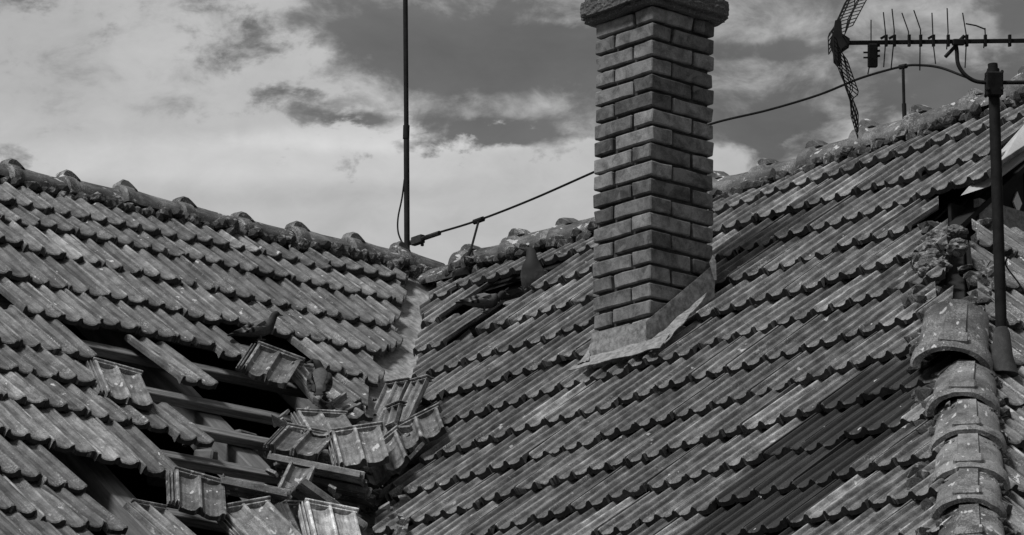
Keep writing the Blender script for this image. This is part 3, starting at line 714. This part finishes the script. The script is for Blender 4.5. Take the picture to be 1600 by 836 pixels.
sheet('flashing', [SR.p(*SR.uv(914, 558, .12), .12), SR.p(*SR.uv(922, 524, .14), .14), SR.p(*SR.uv(917, 564, .12), .12), SR.p(*SR.uv(896, 571, .12), .12)], .002, mLead, SR.n, seed=5)
p = si(1108, 408); bm = bmesh.new(); loft(bm, [[p+A3(0, 0, .03), p+A3(.02, .0, -.0), p+A3(.012, -.03, -.01)], [p+A3(.02, 0, -.08), p+A3(.024, 0, -.08), p+A3(.02, -.01, -.08)]]); o = bobj('flashing_clip', bm, mLead); o.parent = CH; o.matrix_parent_inverse = CHI

# the stack leans a little
CH.matrix_world = Matrix.Translation(V(CN+RT*.008)) @ Matrix.Rotation(math.radians(.85), 4, V(FH))

# ------------------------------------------------------------------ tiles that have slid off and lie loose
def rotv(w):
    t = np.linalg.norm(w)
    if t < 1e-9: return np.eye(3)
    k = w/t; K = np.array([[0, -k[2], k[1]], [k[2], 0, -k[0]], [-k[1], k[0], 0]]); return np.eye(3)+math.sin(t)*K+(1-math.cos(t))*K@K
def solve_pose(quad, S, h, wide=.24, length=L0, stiff=.12):
    cxy = np.mean(quad, axis=0); pc = hit(cxy[0], cxy[1], S.o+S.n*h, S.n); best = None
    model = np.array([(-wide/2, length/2, 0), (wide/2, length/2, 0), (wide/2, -length/2, 0), (-wide/2, -length/2, 0)])
    sx = F/((pc-CAM)@FW)
    def res(q, B):
        R = rotv(q[:3])@B; m = model*np.array([1, 1+q[5], 1]); P = pc+(m@R.T)+RT*q[3]+UP*q[4]
        e = [np.array(proj(p))-c for p, c in zip(P, quad)]
        return np.concatenate([np.ravel(e)/sx/.02, [(1-R[:, 2]@S.n)/stiff, q[5]/.12]])
    for k in range(12):
        a = k*math.pi/6; B0 = np.column_stack([S.a, S.b, S.n]); c, s_ = math.cos(a), math.sin(a)
        B = B0@np.array([[c, -s_, 0], [s_, c, 0], [0, 0, 1]]); q = np.zeros(6)
        for it in range(30):
            e = res(q, B); Jm = np.array([(res(q+np.eye(6)[i]*1e-5, B)-e)/1e-5 for i in range(6)]).T
            q = q-np.linalg.lstsq(Jm.T@Jm+np.eye(6)*.05, Jm.T@e, rcond=None)[0]
        e = res(q, B); f = e@e
        if best is None or f < best[0]: best = (f, q.copy(), rotv(q[:3])@B)
    f, q, R = best; return pc+RT*q[3]+UP*q[4], R, max(.5, min(1.25, 1+q[5])), f
def loose(quad, S, h, label, seed, chip=1, broken=None, mat=None, stiff=.12, group='roof tiles lying loose over the hole and valley', rims=True):
    c, R, ks, f = solve_pose([A3(*p) for p in quad], S, h, stiff=stiff)
    bm = tile_bm(chip, seed, broken, rims and not broken)
    bmesh.ops.translate(bm, verts=bm.verts, vec=(-CW/2, -L0/2, 0))
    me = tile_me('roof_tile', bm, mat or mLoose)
    mw = Matrix([[R[i][0], R[i][1], R[i][2], c[i]] for i in range(3)]+[[0, 0, 0, 1]]) @ Matrix.Diagonal((1, ks, 1, 1))
    o = mobj('loose_roof_tile', me, None, mw); tag(o, label, 'roof tile', group); print(seed, 'fit', round(f, 2), 'k', round(ks, 2)); return o
LT = [
 ([(403, 542), (467, 568), (444, 603), (381, 581)], SL, .10, 'short loose roof tile tipped flat just below the pigeon with the barred wing'),
 ([(452, 577), (492, 585), (524, 628), (492, 628)], SL, .05, 'narrow slanting loose tile partly under the dark hunched pigeon'),
 ([(463, 650), (538, 652), (560, 684), (478, 680)], SL, .16, 'loose tile with pale rim, lying behind the splashed tile at the head of the pile'),
 ([(448, 672), (522, 685), (494, 716), (424, 701)], SL, .17, 'loose tile resting on the battens, its two troughs facing up at the left edge of the pile'),
 ([(517, 681), (596, 669), (604, 716), (535, 733)], SL, .26, 'broad loose tile on top of the pile with two white splashed troughs'),
 ([(421, 712), (425, 748), (578, 778), (566, 738)], SL, .14, 'long loose tile lying crosswise beneath the broad splashed tile'),
 ([(440, 738), (455, 772), (587, 800), (580, 764)], SL, .08, 'long loose tile lying crosswise, lower of the two stacked below the broad splashed tile'),
 ([(474, 748), (455, 780), (545, 850), (575, 820)], SL, .16, 'dark loose tile running diagonally out of the pile toward the valley foot'),
 ([(352, 750), (350, 778), (452, 797), (448, 768)], SL, .15, 'loose tile lying crosswise just right of the upright tile'),
 ([(271, 738), (349, 762), (352, 811), (272, 792)], SL, .14, 'short loose tile standing upright on a batten, its flank pale'),
 ([(203, 789), (256, 803), (330, 862), (276, 862)], SL, .12, 'loose tile sliding down on a batten, its light grooved edge to the left'),
 ([(354, 800), (411, 786), (470, 845), (400, 868)], SL, .18, 'loose tile at the bottom edge with its pale rim turned toward the pile'),
 ([(440, 791), (484, 793), (512, 860), (466, 866)], SL, .16, 'dark loose tile wedged left of the pale cream tile'),
 ([(482, 787), (548, 806), (566, 868), (492, 864)], SL, .24, 'pale loose tile with a broken top edge, lightest of the pile'),
 ([(604, 601), (641, 602), (620, 662), (578, 668)], SR, .10, 'loose tile lying in the valley flashing, left of the pair'),
 ([(643, 603), (669, 602), (652, 652), (622, 662)], SR, .12, 'loose tile lying in the valley flashing, right of the pair'),
 ([(566, 722), (621, 677), (641, 716), (580, 764)], SR, .16, 'loose tile turned sideways in the valley, just right of the broad splashed tile'),
 ([(602, 650), (623, 646), (624, 690), (600, 700)], SR, .13, 'narrow sliver of loose tile standing between the valley tiles'),
 ([(624, 672), (681, 643), (690, 676), (636, 702)], SR, .13, 'loose tile tipped over at the right edge of the valley with a bright grooved end'),
 ([(155, 572), (208, 586), (226, 633), (172, 622)], SL, .06, 'speckled loose tile pinned at the broken left edge of the hole'),
]
for i, (q, S, h, lb) in enumerate(LT):
    mt = mLight if 'lightest' in lb else None
    br = (lambda u: 0) and None
    loose(q, S, h, lb, 200+i, 2 if i % 3 == 0 else 1, mat=mt)
# more unlabelled-looking shards are real too: small broken pieces
SHL = ['broken tile shard left of the broad splashed tile', 'broken tile shard on the right slope just below the sideways tile', 'broken tile shard under the crosswise tiles at the valley', 'broken tile shard between the upright tile and the crosswise tiles', 'broken tile shard lowest in the valley by the right slope', 'broken tile shard below the dark hunched pigeon', 'broken tile shard at the foot of the left slope above the valley pile']
for i, (px, py, S, h) in enumerate(((560, 700, SL, .12), (610, 745, SR, .08), (548, 760, SL, .1), (430, 770, SL, .12), (590, 780, SR, .05), (505, 640, SL, .08), (536, 655, SL, .1))):
    me = tile_bm(1, 400+i); cutx = rnd(.06, .12)
    bmesh.ops.bisect_plane(me, geom=me.verts[:]+me.edges[:]+me.faces[:], plane_co=(cutx, .1, 0), plane_no=(1, rnd(-.4, .4), 0), clear_outer=True); bmesh.ops.holes_fill(me, edges=me.edges[:], sides=0)
    bmesh.ops.bisect_plane(me, geom=me.verts[:]+me.edges[:]+me.faces[:], plane_co=(.05, rnd(.16, .26), 0), plane_no=(rnd(-.5, .5), 1, 0), clear_outer=True); bmesh.ops.holes_fill(me, edges=me.edges[:], sides=0)
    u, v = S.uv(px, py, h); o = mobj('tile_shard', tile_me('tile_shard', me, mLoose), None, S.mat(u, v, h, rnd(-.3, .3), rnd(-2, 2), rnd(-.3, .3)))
    tag(o, SHL[i], 'tile shard', 'broken shards among the fallen tiles')

# ------------------------------------------------------------------ rod, conductor, holders
base = hit(636, 398, J, PX0); top = hit(633, -60, base, FH)
T = thing('lightning_rod', 'tall thin dark rod standing on the left ridge beside the valley, running out of frame', 'lightning rod', None, base)
bpy.context.view_layer.update()
def ch(name, bm, mat, parent, smooth=True):
    o = bobj(name, bm, mat, None, smooth)
    if smooth: o.data.set_sharp_from_angle(angle=math.radians(40))
    o.parent = parent; o.matrix_parent_inverse = parent.matrix_world.inverted(); return o
def wp(x, y, depth_pt=base): return hit(x, y, depth_pt, FH)
bm = bmesh.new(); tube(bm, [wp(636, 405), wp(635, 205)], .0135, 12); ch('rod_foot', bm, mMetalD, T)
bm = bmesh.new(); tube(bm, [wp(635, 210), wp(633, -60)], .0115, 12); ch('rod', bm, mMetalD, T)
bm = bmesh.new(); tube(bm, [wp(634.5, 217), wp(635, 196)], .0155, 12); ch('coupling', bm, mMetalD, T)
bm = bmesh.new(); tube(bm, spline([wp(632, 280), wp(628, 310), wp(622, 340), wp(622, 362), wp(628, 378), wp(634, 384)]), .004, 8); ch('cable_loop', bm, mMetalD, T)
# conductor over the ridge (in the vertical plane of the right ridge, just in front of its crest)
PW = A3(0, .02, 0)+J
def cw(x, y): return hit(x, y, PW, PY0)
T = thing('lightning_conductor', 'thin round wire strung above the right ridge, passing behind the chimney', 'wire', None, cw(745, 345)); bpy.context.view_layer.update()
bm = bmesh.new(); tube(bm, spline([cw(*p) for p in ((610, 388), (625, 383), (648, 376), (680, 365), (745, 345), (830, 312), (930, 268), (1020, 229), (1110, 194), (1200, 172), (1280, 148), (1345, 122), (1409, 104), (1440, 102), (1470, 106), (1503, 118), (1530, 128))], 8), .0055, 8); ch('wire', bm, mMetalD, T)
a, b = cw(645, 378), cw(678, 367); d = (b-a)/np.linalg.norm(b-a); bm = bmesh.new()
tube(bm, [a-d*.03, b+d*.04], .012, 8); m = frame(a, b, ZZ); box(bm, (-.014, .0, -.020), (.014, .075, .020), m, .003); box(bm, (-.018, .02, .018), (-.006, .035, .028), m); box(bm, (-.018, .05, -.03), (-.006, .06, -.018), m); ch('connector', bm, simple('rusty_clamp', .04, .5, 60), T, False)
T = thing('conductor_holder', 'slanting rod holding the wire, clamped to the ridge between the valley and chimney', 'wire holder', 'wire holders along the right ridge', cw(727, 425)); bpy.context.view_layer.update()
bm = bmesh.new(); tube(bm, [cw(748, 345), hit(735, 393, PW-A3(0, .12, 0), PY0)], .0055, 8); ch('rod', bm, mMetalD, T)
bm = bmesh.new(); tube(bm, [hit(735, 391, PW-A3(0, .12, 0), PY0), hit(731, 402, PW-A3(0, .14, 0), PY0), hit(725, 426, PW-A3(0, .17, 0), PY0)], .0085, 8); ch('bracket', bm, mMetalD, T)
bm = bmesh.new(); tube(bm, [cw(741, 347), cw(755, 342)], .013, 8); ch('clamp', bm, mMetalD, T)
c = hit(722, 428, PW-A3(0, .17, 0), PY0); bm = bmesh.new(); lump(bm, (0, 0, 0), (.06, .035, .030), 3, 2, .3); bmesh.ops.translate(bm, verts=bm.verts, vec=V(c)); ch('foot', bm, mMetalD, T)
T = thing('conductor_holder', 'upright rod holding the wire where it bends, on the ridge below the aerial', 'wire holder', 'wire holders along the right ridge', cw(1413, 195)); bpy.context.view_layer.update()
bm = bmesh.new(); tube(bm, [cw(1411, 104), cw(1412.5, 165)], .0065, 8); ch('rod', bm, mMetalD, T)
bm = bmesh.new(); tube(bm, [cw(1412.5, 162), cw(1414, 200)], .0095, 8); ch('bracket', bm, mMetalD, T)
bm = bmesh.new(); tube(bm, [cw(1406, 105), cw(1416, 103)], .011, 8); ch('clamp', bm, mMetalD, T)

# ------------------------------------------------------------------ television aerial on its mast
AB = hit(1566, 572, HT+SH.n*.08, SH.n)
T = thing('tv_aerial', 'large television aerial with a mesh reflector on a stout mast at the right', 'aerial', None, AB); bpy.context.view_layer.update()
def ap(x, y, dz=0): return hit(x, y, AB, FH)-FH*dz
PX = 1/(F/((AB-CAM)@FW))        # metres per photo pixel at the mast
bm = bmesh.new(); tube(bm, [ap(1566, 560), ap(1553, 140)], 9*PX, 16); ch('mast', bm, mMetalD, T)
bm = bmesh.new(); tube(bm, [ap(1566, 585), ap(1566, 556), ap(1565, 520), ap(1564, 512)], [26*PX, 17*PX, 13*PX, 10*PX], 16); ch('mast_boot', bm, simple('grey_rubber_boot', .06, .5, 12), T)
bm = bmesh.new(); tube(bm, [ap(1552, 112), ap(1551, 100)], 8*PX, 14); tube(bm, [ap(1552, 150), ap(1552, 108)], 10*PX, 14); ch('mast_top', bm, mMetalD, T)
UPV = V(UP); RTV = V(RT); FWV = V(FW); camrot = Matrix(((RTV.x, FWV.x, UPV.x), (RTV.y, FWV.y, UPV.y), (RTV.z, FWV.z, UPV.z))).to_4x4()
def at_cam(p): return Matrix.Translation(V(p)) @ camrot
bm = bmesh.new(); box(bm, (-13*PX, -.05, -19*PX), (13*PX, -.012, 19*PX), at_cam(ap(1553, 131)), .004); box(bm, (-13*PX, .012, -19*PX), (13*PX, .05, 19*PX), at_cam(ap(1553, 131)), .004)
for q in (-11, 11): tube(bm, [ap(1553+q, 118, .05), ap(1553+q, 118, -.05)], .006, 8); tube(bm, [ap(1553+q, 144, .05), ap(1553+q, 144, -.05)], .006, 8)
ch('mast_clamp', bm, mMetalD, T, False)
bm = bmesh.new(); tube(bm, spline([ap(1493, 66), ap(1495, 80), ap(1497, 100), ap(1507, 116), ap(1522, 126), ap(1540, 129), ap(1570, 129), ap(1660, 128)], 6), 3.3*PX, 12); ch('support_arm', bm, mMetalD, T)
bm = bmesh.new(); box(bm, (0, -.012, -3.4*PX), (330*PX, .012, 3.4*PX), at_cam(ap(1326, 67)) @ Matrix.Rotation(math.radians(-.7), 4, 'Y'), .002); ch('boom', bm, mMetalD, T, False)
bm = bmesh.new(); box(bm, (-12*PX, -.03, -5*PX), (7*PX, .03, 5*PX), at_cam(ap(1500, 66)), .003); tube(bm, [ap(1493, 72), ap(1477, 89)], 3*PX, 8); tube(bm, [ap(1499, 64), ap(1507, 56)], 3*PX, 8); ch('boom_clamp', bm, mMetalD, T, False)
el = [((1381, 16), (1384, 50), (1383, 72), (1380, 108)), ((1393, 17), (1397, 50), (1396, 72), (1393, 105)), ((1410, 17), (1420, 48), (1419, 68), (1420, 76)), ((1427, 19), (1438, 48), (1438, 72), (1438, 107)), ((1457, 17), (1458, 52), (1458, 72), (1461, 103)), ((1479, 16), (1481, 52), (1480, 68), (1480, 74)), ((1505, 17), (1510, 52), (1509, 76), (1507, 109)), ((1538, 47), (1539, 56), (1538, 66), (1538, 72)), ((1577, 54), (1577, 62), (1577, 66), (1576, 71)), ((1608, 30), (1610, 50), (1609, 72), (1608, 104))]
for q, (a, b, c, d) in enumerate(el):
    z = .012*((q % 2)*2-1)
    bm = bmesh.new(); tube(bm, [ap(*a, z*2), ap(*b, z)], 1.0*PX, 6); tube(bm, [ap(*b, z), ap(*c, -z), ap(*d, -z*2)], 1.0*PX, 6)
    o = ch('director', bm, mMetalD, T)
    bm = bmesh.new(); box(bm, (-2*PX, -.02, -9*PX), (2.2*PX, .02, 10*PX), at_cam(ap(b[0]+.5, 64)) , .001)
    if q in (0, 1, 4): box(bm, (-7*PX, -.006, -2*PX), (1*PX, .006, 2*PX), at_cam(ap(b[0]-2, 57)) @ Matrix.Rotation(math.radians(-30), 4, 'Y'))
    o2 = ch('director_clip', bm, mMetalD, T, False); o2.parent = o; o2.matrix_parent_inverse = o.matrix_world.inverted()
bm = bmesh.new(); tube(bm, [ap(1509, 37), ap(1525, 40), ap(1540, 46)], 1.4*PX, 6); ch('bent_director', bm, mMetalD, T)
bm = bmesh.new(); tube(bm, [ap(1361, 31), ap(1361, 64)], .9*PX, 6); box(bm, (-8*PX, -.025, -19*PX), (7*PX, .025, 19*PX), at_cam(ap(1364, 87)), .004)
for yy in (82, 90): tube(bm, [ap(1349, yy), ap(1358, yy)], 1.6*PX, 6)
for yy in (72, 80, 88): tube(bm, [ap(1370, yy), ap(1375, yy-1)], 2*PX, 6)
tube(bm, [ap(1358, 106), ap(1356, 116)], 1*PX, 6); ch('dipole_box', bm, mMetalD, T, False)
bm = bmesh.new(); loft(bm, [[ap(x, y, d) for x, y in ((1297, 66), (1303, 48), (1304, 36), (1309, 34), (1314, 38), (1315, 56), (1327, 64), (1327, 71), (1314, 80), (1314, 98), (1309, 101), (1303, 94), (1302, 80))] for d in (.03, -.03)]); ch('reflector_bracket', bm, mMetalD, T, False)
# mesh reflector: two panels of welded wire, each a ladder of bent rungs between long wires
def plin(P, t):
    d = np.cumsum([0]+[math.hypot(P[i+1][0]-P[i][0], P[i+1][1]-P[i][1]) for i in range(len(P)-1)]); t *= d[-1]
    return np.interp(t, d, [p[0] for p in P]), np.interp(t, d, [p[1] for p in P])
def panel(left, mid, right, n, sgn):
    bm = bmesh.new(); W_ = [[] for _ in range(7)]
    for k in range(n+1):
        t = k/n; l, m_, r = (A3(*plin(P, t)) for P in (left, mid, right))
        row = [l, l*.6+m_*.4+A3(0, -2), m_*.7+l*.3+A3(0, 2), m_, m_*.6+r*.4+A3(0, 2), r*.6+m_*.4+A3(0, -2), r]
        ds = [-.16, -.11, -.055, 0, .055, .11, .16]
        pr = [ap(*q, d*sgn) for q, d in zip(row, ds)]; tube(bm, pr, .85*PX, 4)
        for w, q in zip(W_, pr): w.append(q)
    for w in W_: tube(bm, w, .85*PX, 4)
    return ch('mesh_reflector', bm, mMetalD, T, False)
panel([(1299, 64), (1298, 34), (1307, 22), (1317, 0), (1324, -16)], [(1312, 58), (1312, 34), (1322, 14), (1334, -16)], [(1328, 61), (1352, 16), (1343, 2), (1350, -16)], 13, 1)
panel([(1298, 78), (1300, 112), (1311, 142), (1330, 180), (1336, 196)], [(1313, 78), (1316, 112), (1324, 145), (1337, 181), (1341, 196)], [(1328, 73), (1347, 126), (1336, 134), (1334, 161), (1345, 196)], 18, -1)
bm = bmesh.new(); tube(bm, spline([ap(1575, 400), ap(1572, 415), ap(1590, 440), ap(1610, 470)], 4), 1.3*PX, 6); ch('cable', bm, mMetalD, T)

# ------------------------------------------------------------------ pigeons
def pigmat():
    M = Mat('pigeon_feathers', .75, .25); x = M.sep()
    n = M.noise(70, 4, .6); c = M.math('MULTIPLY', .095, M.ramp(n, .25, .75, .7, 1.3)); c = M.mix(M.ramp(x[0], .045, .085), c, .028); c = M.mix(M.ramp(x[0], -.14, -.11, 1, 0), c, .03)
    M.color(c); M.bump(n, .002, .5); return M.m
def wingmat(k, name):
    M = Mat(name, .75, .25); x = M.sep(); n = M.noise(90, 4, .6, (1, 1, 3)); c = M.math('MULTIPLY', k, M.ramp(n, .25, .75, .65, 1.35))
    s_ = M.math('ADD', x[0], M.math('MULTIPLY', x[2], .55))
    for lo_, hi_ in ((-.062, -.046), (-.025, -.008)): c = M.mix(M.math('MULTIPLY', M.ramp(s_, lo_-.004, lo_+.002), M.ramp(s_, hi_-.002, hi_+.004, 1, 0)), c, .018)
    c = M.mix(M.ramp(x[0], -.11, -.095, 1, 0), c, .03); M.color(c); M.bump(n, .002, .6); return M.m
mPig = pigmat(); mWing = wingmat(.17, 'pigeon_wing'); mWingD = wingmat(.05, 'dark_pigeon_wing'); mBeak = simple('pigeon_beak', .05, .2, 40); mEye = simple('pigeon_eye', .01, .1, 10, .1); mLeg = simple('pigeon_leg', .10, .2, 30)
def pigeon(p, heading, pitch, label, dark=False, neck=0.0, headturn=0.0, sc_=1.0, crouch=0, roll=0):
    T = thing('pigeon', label, 'pigeon', 'pigeons sitting on the broken roof', (0, 0, 0))
    def rings(path):
        R_ = []
        for i, (x, y, z, ry, rz) in enumerate(path):
            a = path[max(i-1, 0)]; b = path[min(i+1, len(path)-1)]; t = Vector((b[0]-a[0], b[1]-a[1], b[2]-a[2])).normalized(); s = Vector((0, 1, 0)); s = (s-t*s.dot(t)).normalized(); u = t.cross(s)
            R_.append([Vector((x, y, z))+s*ry*math.cos(k*math.pi/8)+u*rz*math.sin(k*math.pi/8) for k in range(16)])
        return R_
    hx, hy = math.cos(headturn), math.sin(headturn); N0 = Vector((.088, 0, .125+neck*.6))
    hd = [(N0.x+.012*hx, .012*hy, N0.z+.028), (N0.x+.022*hx, .022*hy, N0.z+.045), (N0.x+.038*hx, .038*hy, N0.z+.048), (N0.x+.05*hx, .05*hy, N0.z+.042)]
    path = [(-.185, 0, .028, .026, .004), (-.15, 0, .036, .026, .008), (-.11, 0, .045, .030, .016), (-.07, 0, .052, .040, .030), (-.03, 0, .062, .050, .043), (.01, 0, .07, .055, .050), (.045, 0, .08, .052, .049), (.07, 0, .096, .040, .041), (.083, 0, .115, .028, .030), (N0.x, 0, N0.z, .023, .024)]
    path += [(*hd[0], .021, .022), (*hd[1], .0215, .0225), (*hd[2], .018, .019), (*hd[3], .008, .009)]
    bm = bmesh.new(); loft(bm, rings(path)); body = bobj('body', bm, mPig, T, True); sub = body.modifiers.new('smooth', 'SUBSURF'); sub.levels = sub.render_levels = 1
    for sgn in (-1, 1):
        out = [(.055, .090), (.035, .112), (-.01, .115), (-.06, .095), (-.11, .066), (-.165, .045), (-.15, .036), (-.10, .034), (-.05, .038), (0, .05), (.04, .07)]
        bm = bmesh.new(); cx_, cz_ = -.03, .073; rr = []
        for sc__, off in ((1, .040), (.93, .052), (.6, .060), (.2, .064)):
            rr.append([(cx_+(x-cx_)*sc__, sgn*(off-(.022 if x < -.1 else 0)*1-(.016 if x > .04 else 0)), cz_+(z-cz_)*sc__) for x, z in out])
        loft(bm, rr); w = bobj('wing', bm, mWingD if dark else mWing, T, True); w.data.set_sharp_from_angle(angle=math.radians(50))
        h = Vector(hd[2]); sv = Vector((-hy, hx, 0))*sgn
        bm = bmesh.new(); bmesh.ops.create_uvsphere(bm, u_segments=8, v_segments=6, radius=.0038); bmesh.ops.translate(bm, verts=bm.verts, vec=h+sv*.0165+Vector((0, 0, .003))); bobj('eye', bm, mEye, T, True)
        bm = bmesh.new(); tube(bm, [(.005, .02*sgn, .04), (.012, .022*sgn, .012), (.012, .022*sgn, .002)], .004, 6)
        for a in (-.5, 0, .5, 3.14): tube(bm, [(.012, .022*sgn, .003), (.012+.026*math.cos(a), .022*sgn+.026*math.sin(a), .001)], [.0035, .0018], 5)
        bobj('leg', bm, mLeg, T)
    b0 = Vector(hd[3]); dd = Vector((hx, hy, -.25)); bm = bmesh.new(); tube(bm, [b0-dd*.005, b0+dd*.012, b0+dd*.022], [.0065, .0045, .001], 8); tube(bm, [b0+Vector((0, 0, .003)), b0+dd*.008+Vector((0, 0, .003))], [.005, .003], 6); bobj('beak', bm, mBeak, T)
    T.matrix_world = Matrix.Translation(V(p)) @ Matrix.Rotation(heading, 4, 'Z') @ Matrix.Rotation(-pitch, 4, 'Y') @ Matrix.Rotation(roll, 4, 'X') @ Matrix.Scale(sc_, 4)
    return T
azR = math.atan2(RT[1], RT[0])          # heading that faces the photo's right
pigeon(SL.p(*SL.uv(404, 531, .10), .095), azR+.35, math.radians(4), 'pigeon with pale barred wing perched facing right above the left hole', sc_=.74, neck=-.018)
pigeon(SL.p(*SL.uv(503, 612, .12), .10), azR+math.pi*.5, math.radians(22), 'dark hunched pigeon seen from behind at the right edge of the left hole', True, headturn=1.4, sc_=.85, neck=-.02)
pigeon(SR.p(*SR.uv(828, 461, .04), .045), azR-2.1, math.radians(44), 'dark pigeon standing upright at the end of the bare batten', True, headturn=-1.0, sc_=1.12, neck=-.01)
pigeon(SR.p(*SR.uv(752, 484, .10), .09), azR+.15, math.radians(-8), 'pigeon with checkered wing crouching in the gap of the right roof', sc_=.68, headturn=-.3, neck=-.045)

# crumbled mortar and tile grit lying in the hole and along the valley
bm = bmesh.new()
for i in range(170):
    t = random.choice((.2, .2, .9))*rnd(.9, 1.1)
    px, py = (rnd(440, 600), rnd(690, 830)) if t < .5 else (rnd(250, 420), rnd(600, 760)) if t < .7 else (605+rnd(-25, 25)-t*30, rnd(560, 830))
    S = SL if px < 590 else SR; h = rnd(-.01, .05) if t > .7 else rnd(-.03, .1)
    p = S.p(*S.uv(px, py, h), h); r = rnd(.005, .014); lump(bm, p, (r, r*rnd(.6, 1), r*rnd(.5, .9)), i+3000, 1, .6)
bobj('mortar_crumbs', bm, mMortar, LW)['kind'] = 'stuff'

# mortar squeezed out under each hip tile's lip, and splinters of clay among the fallen tiles
bm = bmesh.new()
for i in range(1, len(d0)-1):
    c0_ = HT+HD*(d0[i]+.012)+HP*.03+A3(0, 0, .01)
    for k in range(16):
        a = math.radians(-78+156*k/15+rnd(-4, 4)); lump(bm, c0_+HP*math.sin(a)*.108+up_h*math.cos(a)*.066+HD*rnd(-.01, .02), (rnd(.012, .024), rnd(.012, .024), rnd(.010, .018)), i*40+k+5000, 1, .5)
bobj('lip_mortar', bm, mMortar, RW)['kind'] = 'stuff'
bm = bmesh.new()
for i in range(110):
    px, py = (rnd(420, 640), rnd(640, 830)); S = SL if px < 590 else SR; h = rnd(.05, .16)
    p = V(S.p(*S.uv(px, py, h), h)); r = rnd(.012, .045); m = Matrix.Translation(p) @ Matrix.Rotation(rnd(0, 6.3), 4, 'Z') @ Matrix.Rotation(rnd(-1.0, 1.0), 4, 'X') @ Matrix.Rotation(rnd(-.8, .8), 4, 'Y')
    n_ = random.choice((3, 4, 5)); ring = [(r*rnd(.5, 1.3)*math.cos(2*math.pi*k/n_), r*rnd(.5, 1.3)*math.sin(2*math.pi*k/n_)) for k in range(n_)]
    loft(bm, [[m @ Vector((x, y, z+.1*x)) for x, y in ring] for z in (-.006, .006)])
bobj('tile_splinters', bm, mLoose, LW)['kind'] = 'stuff'
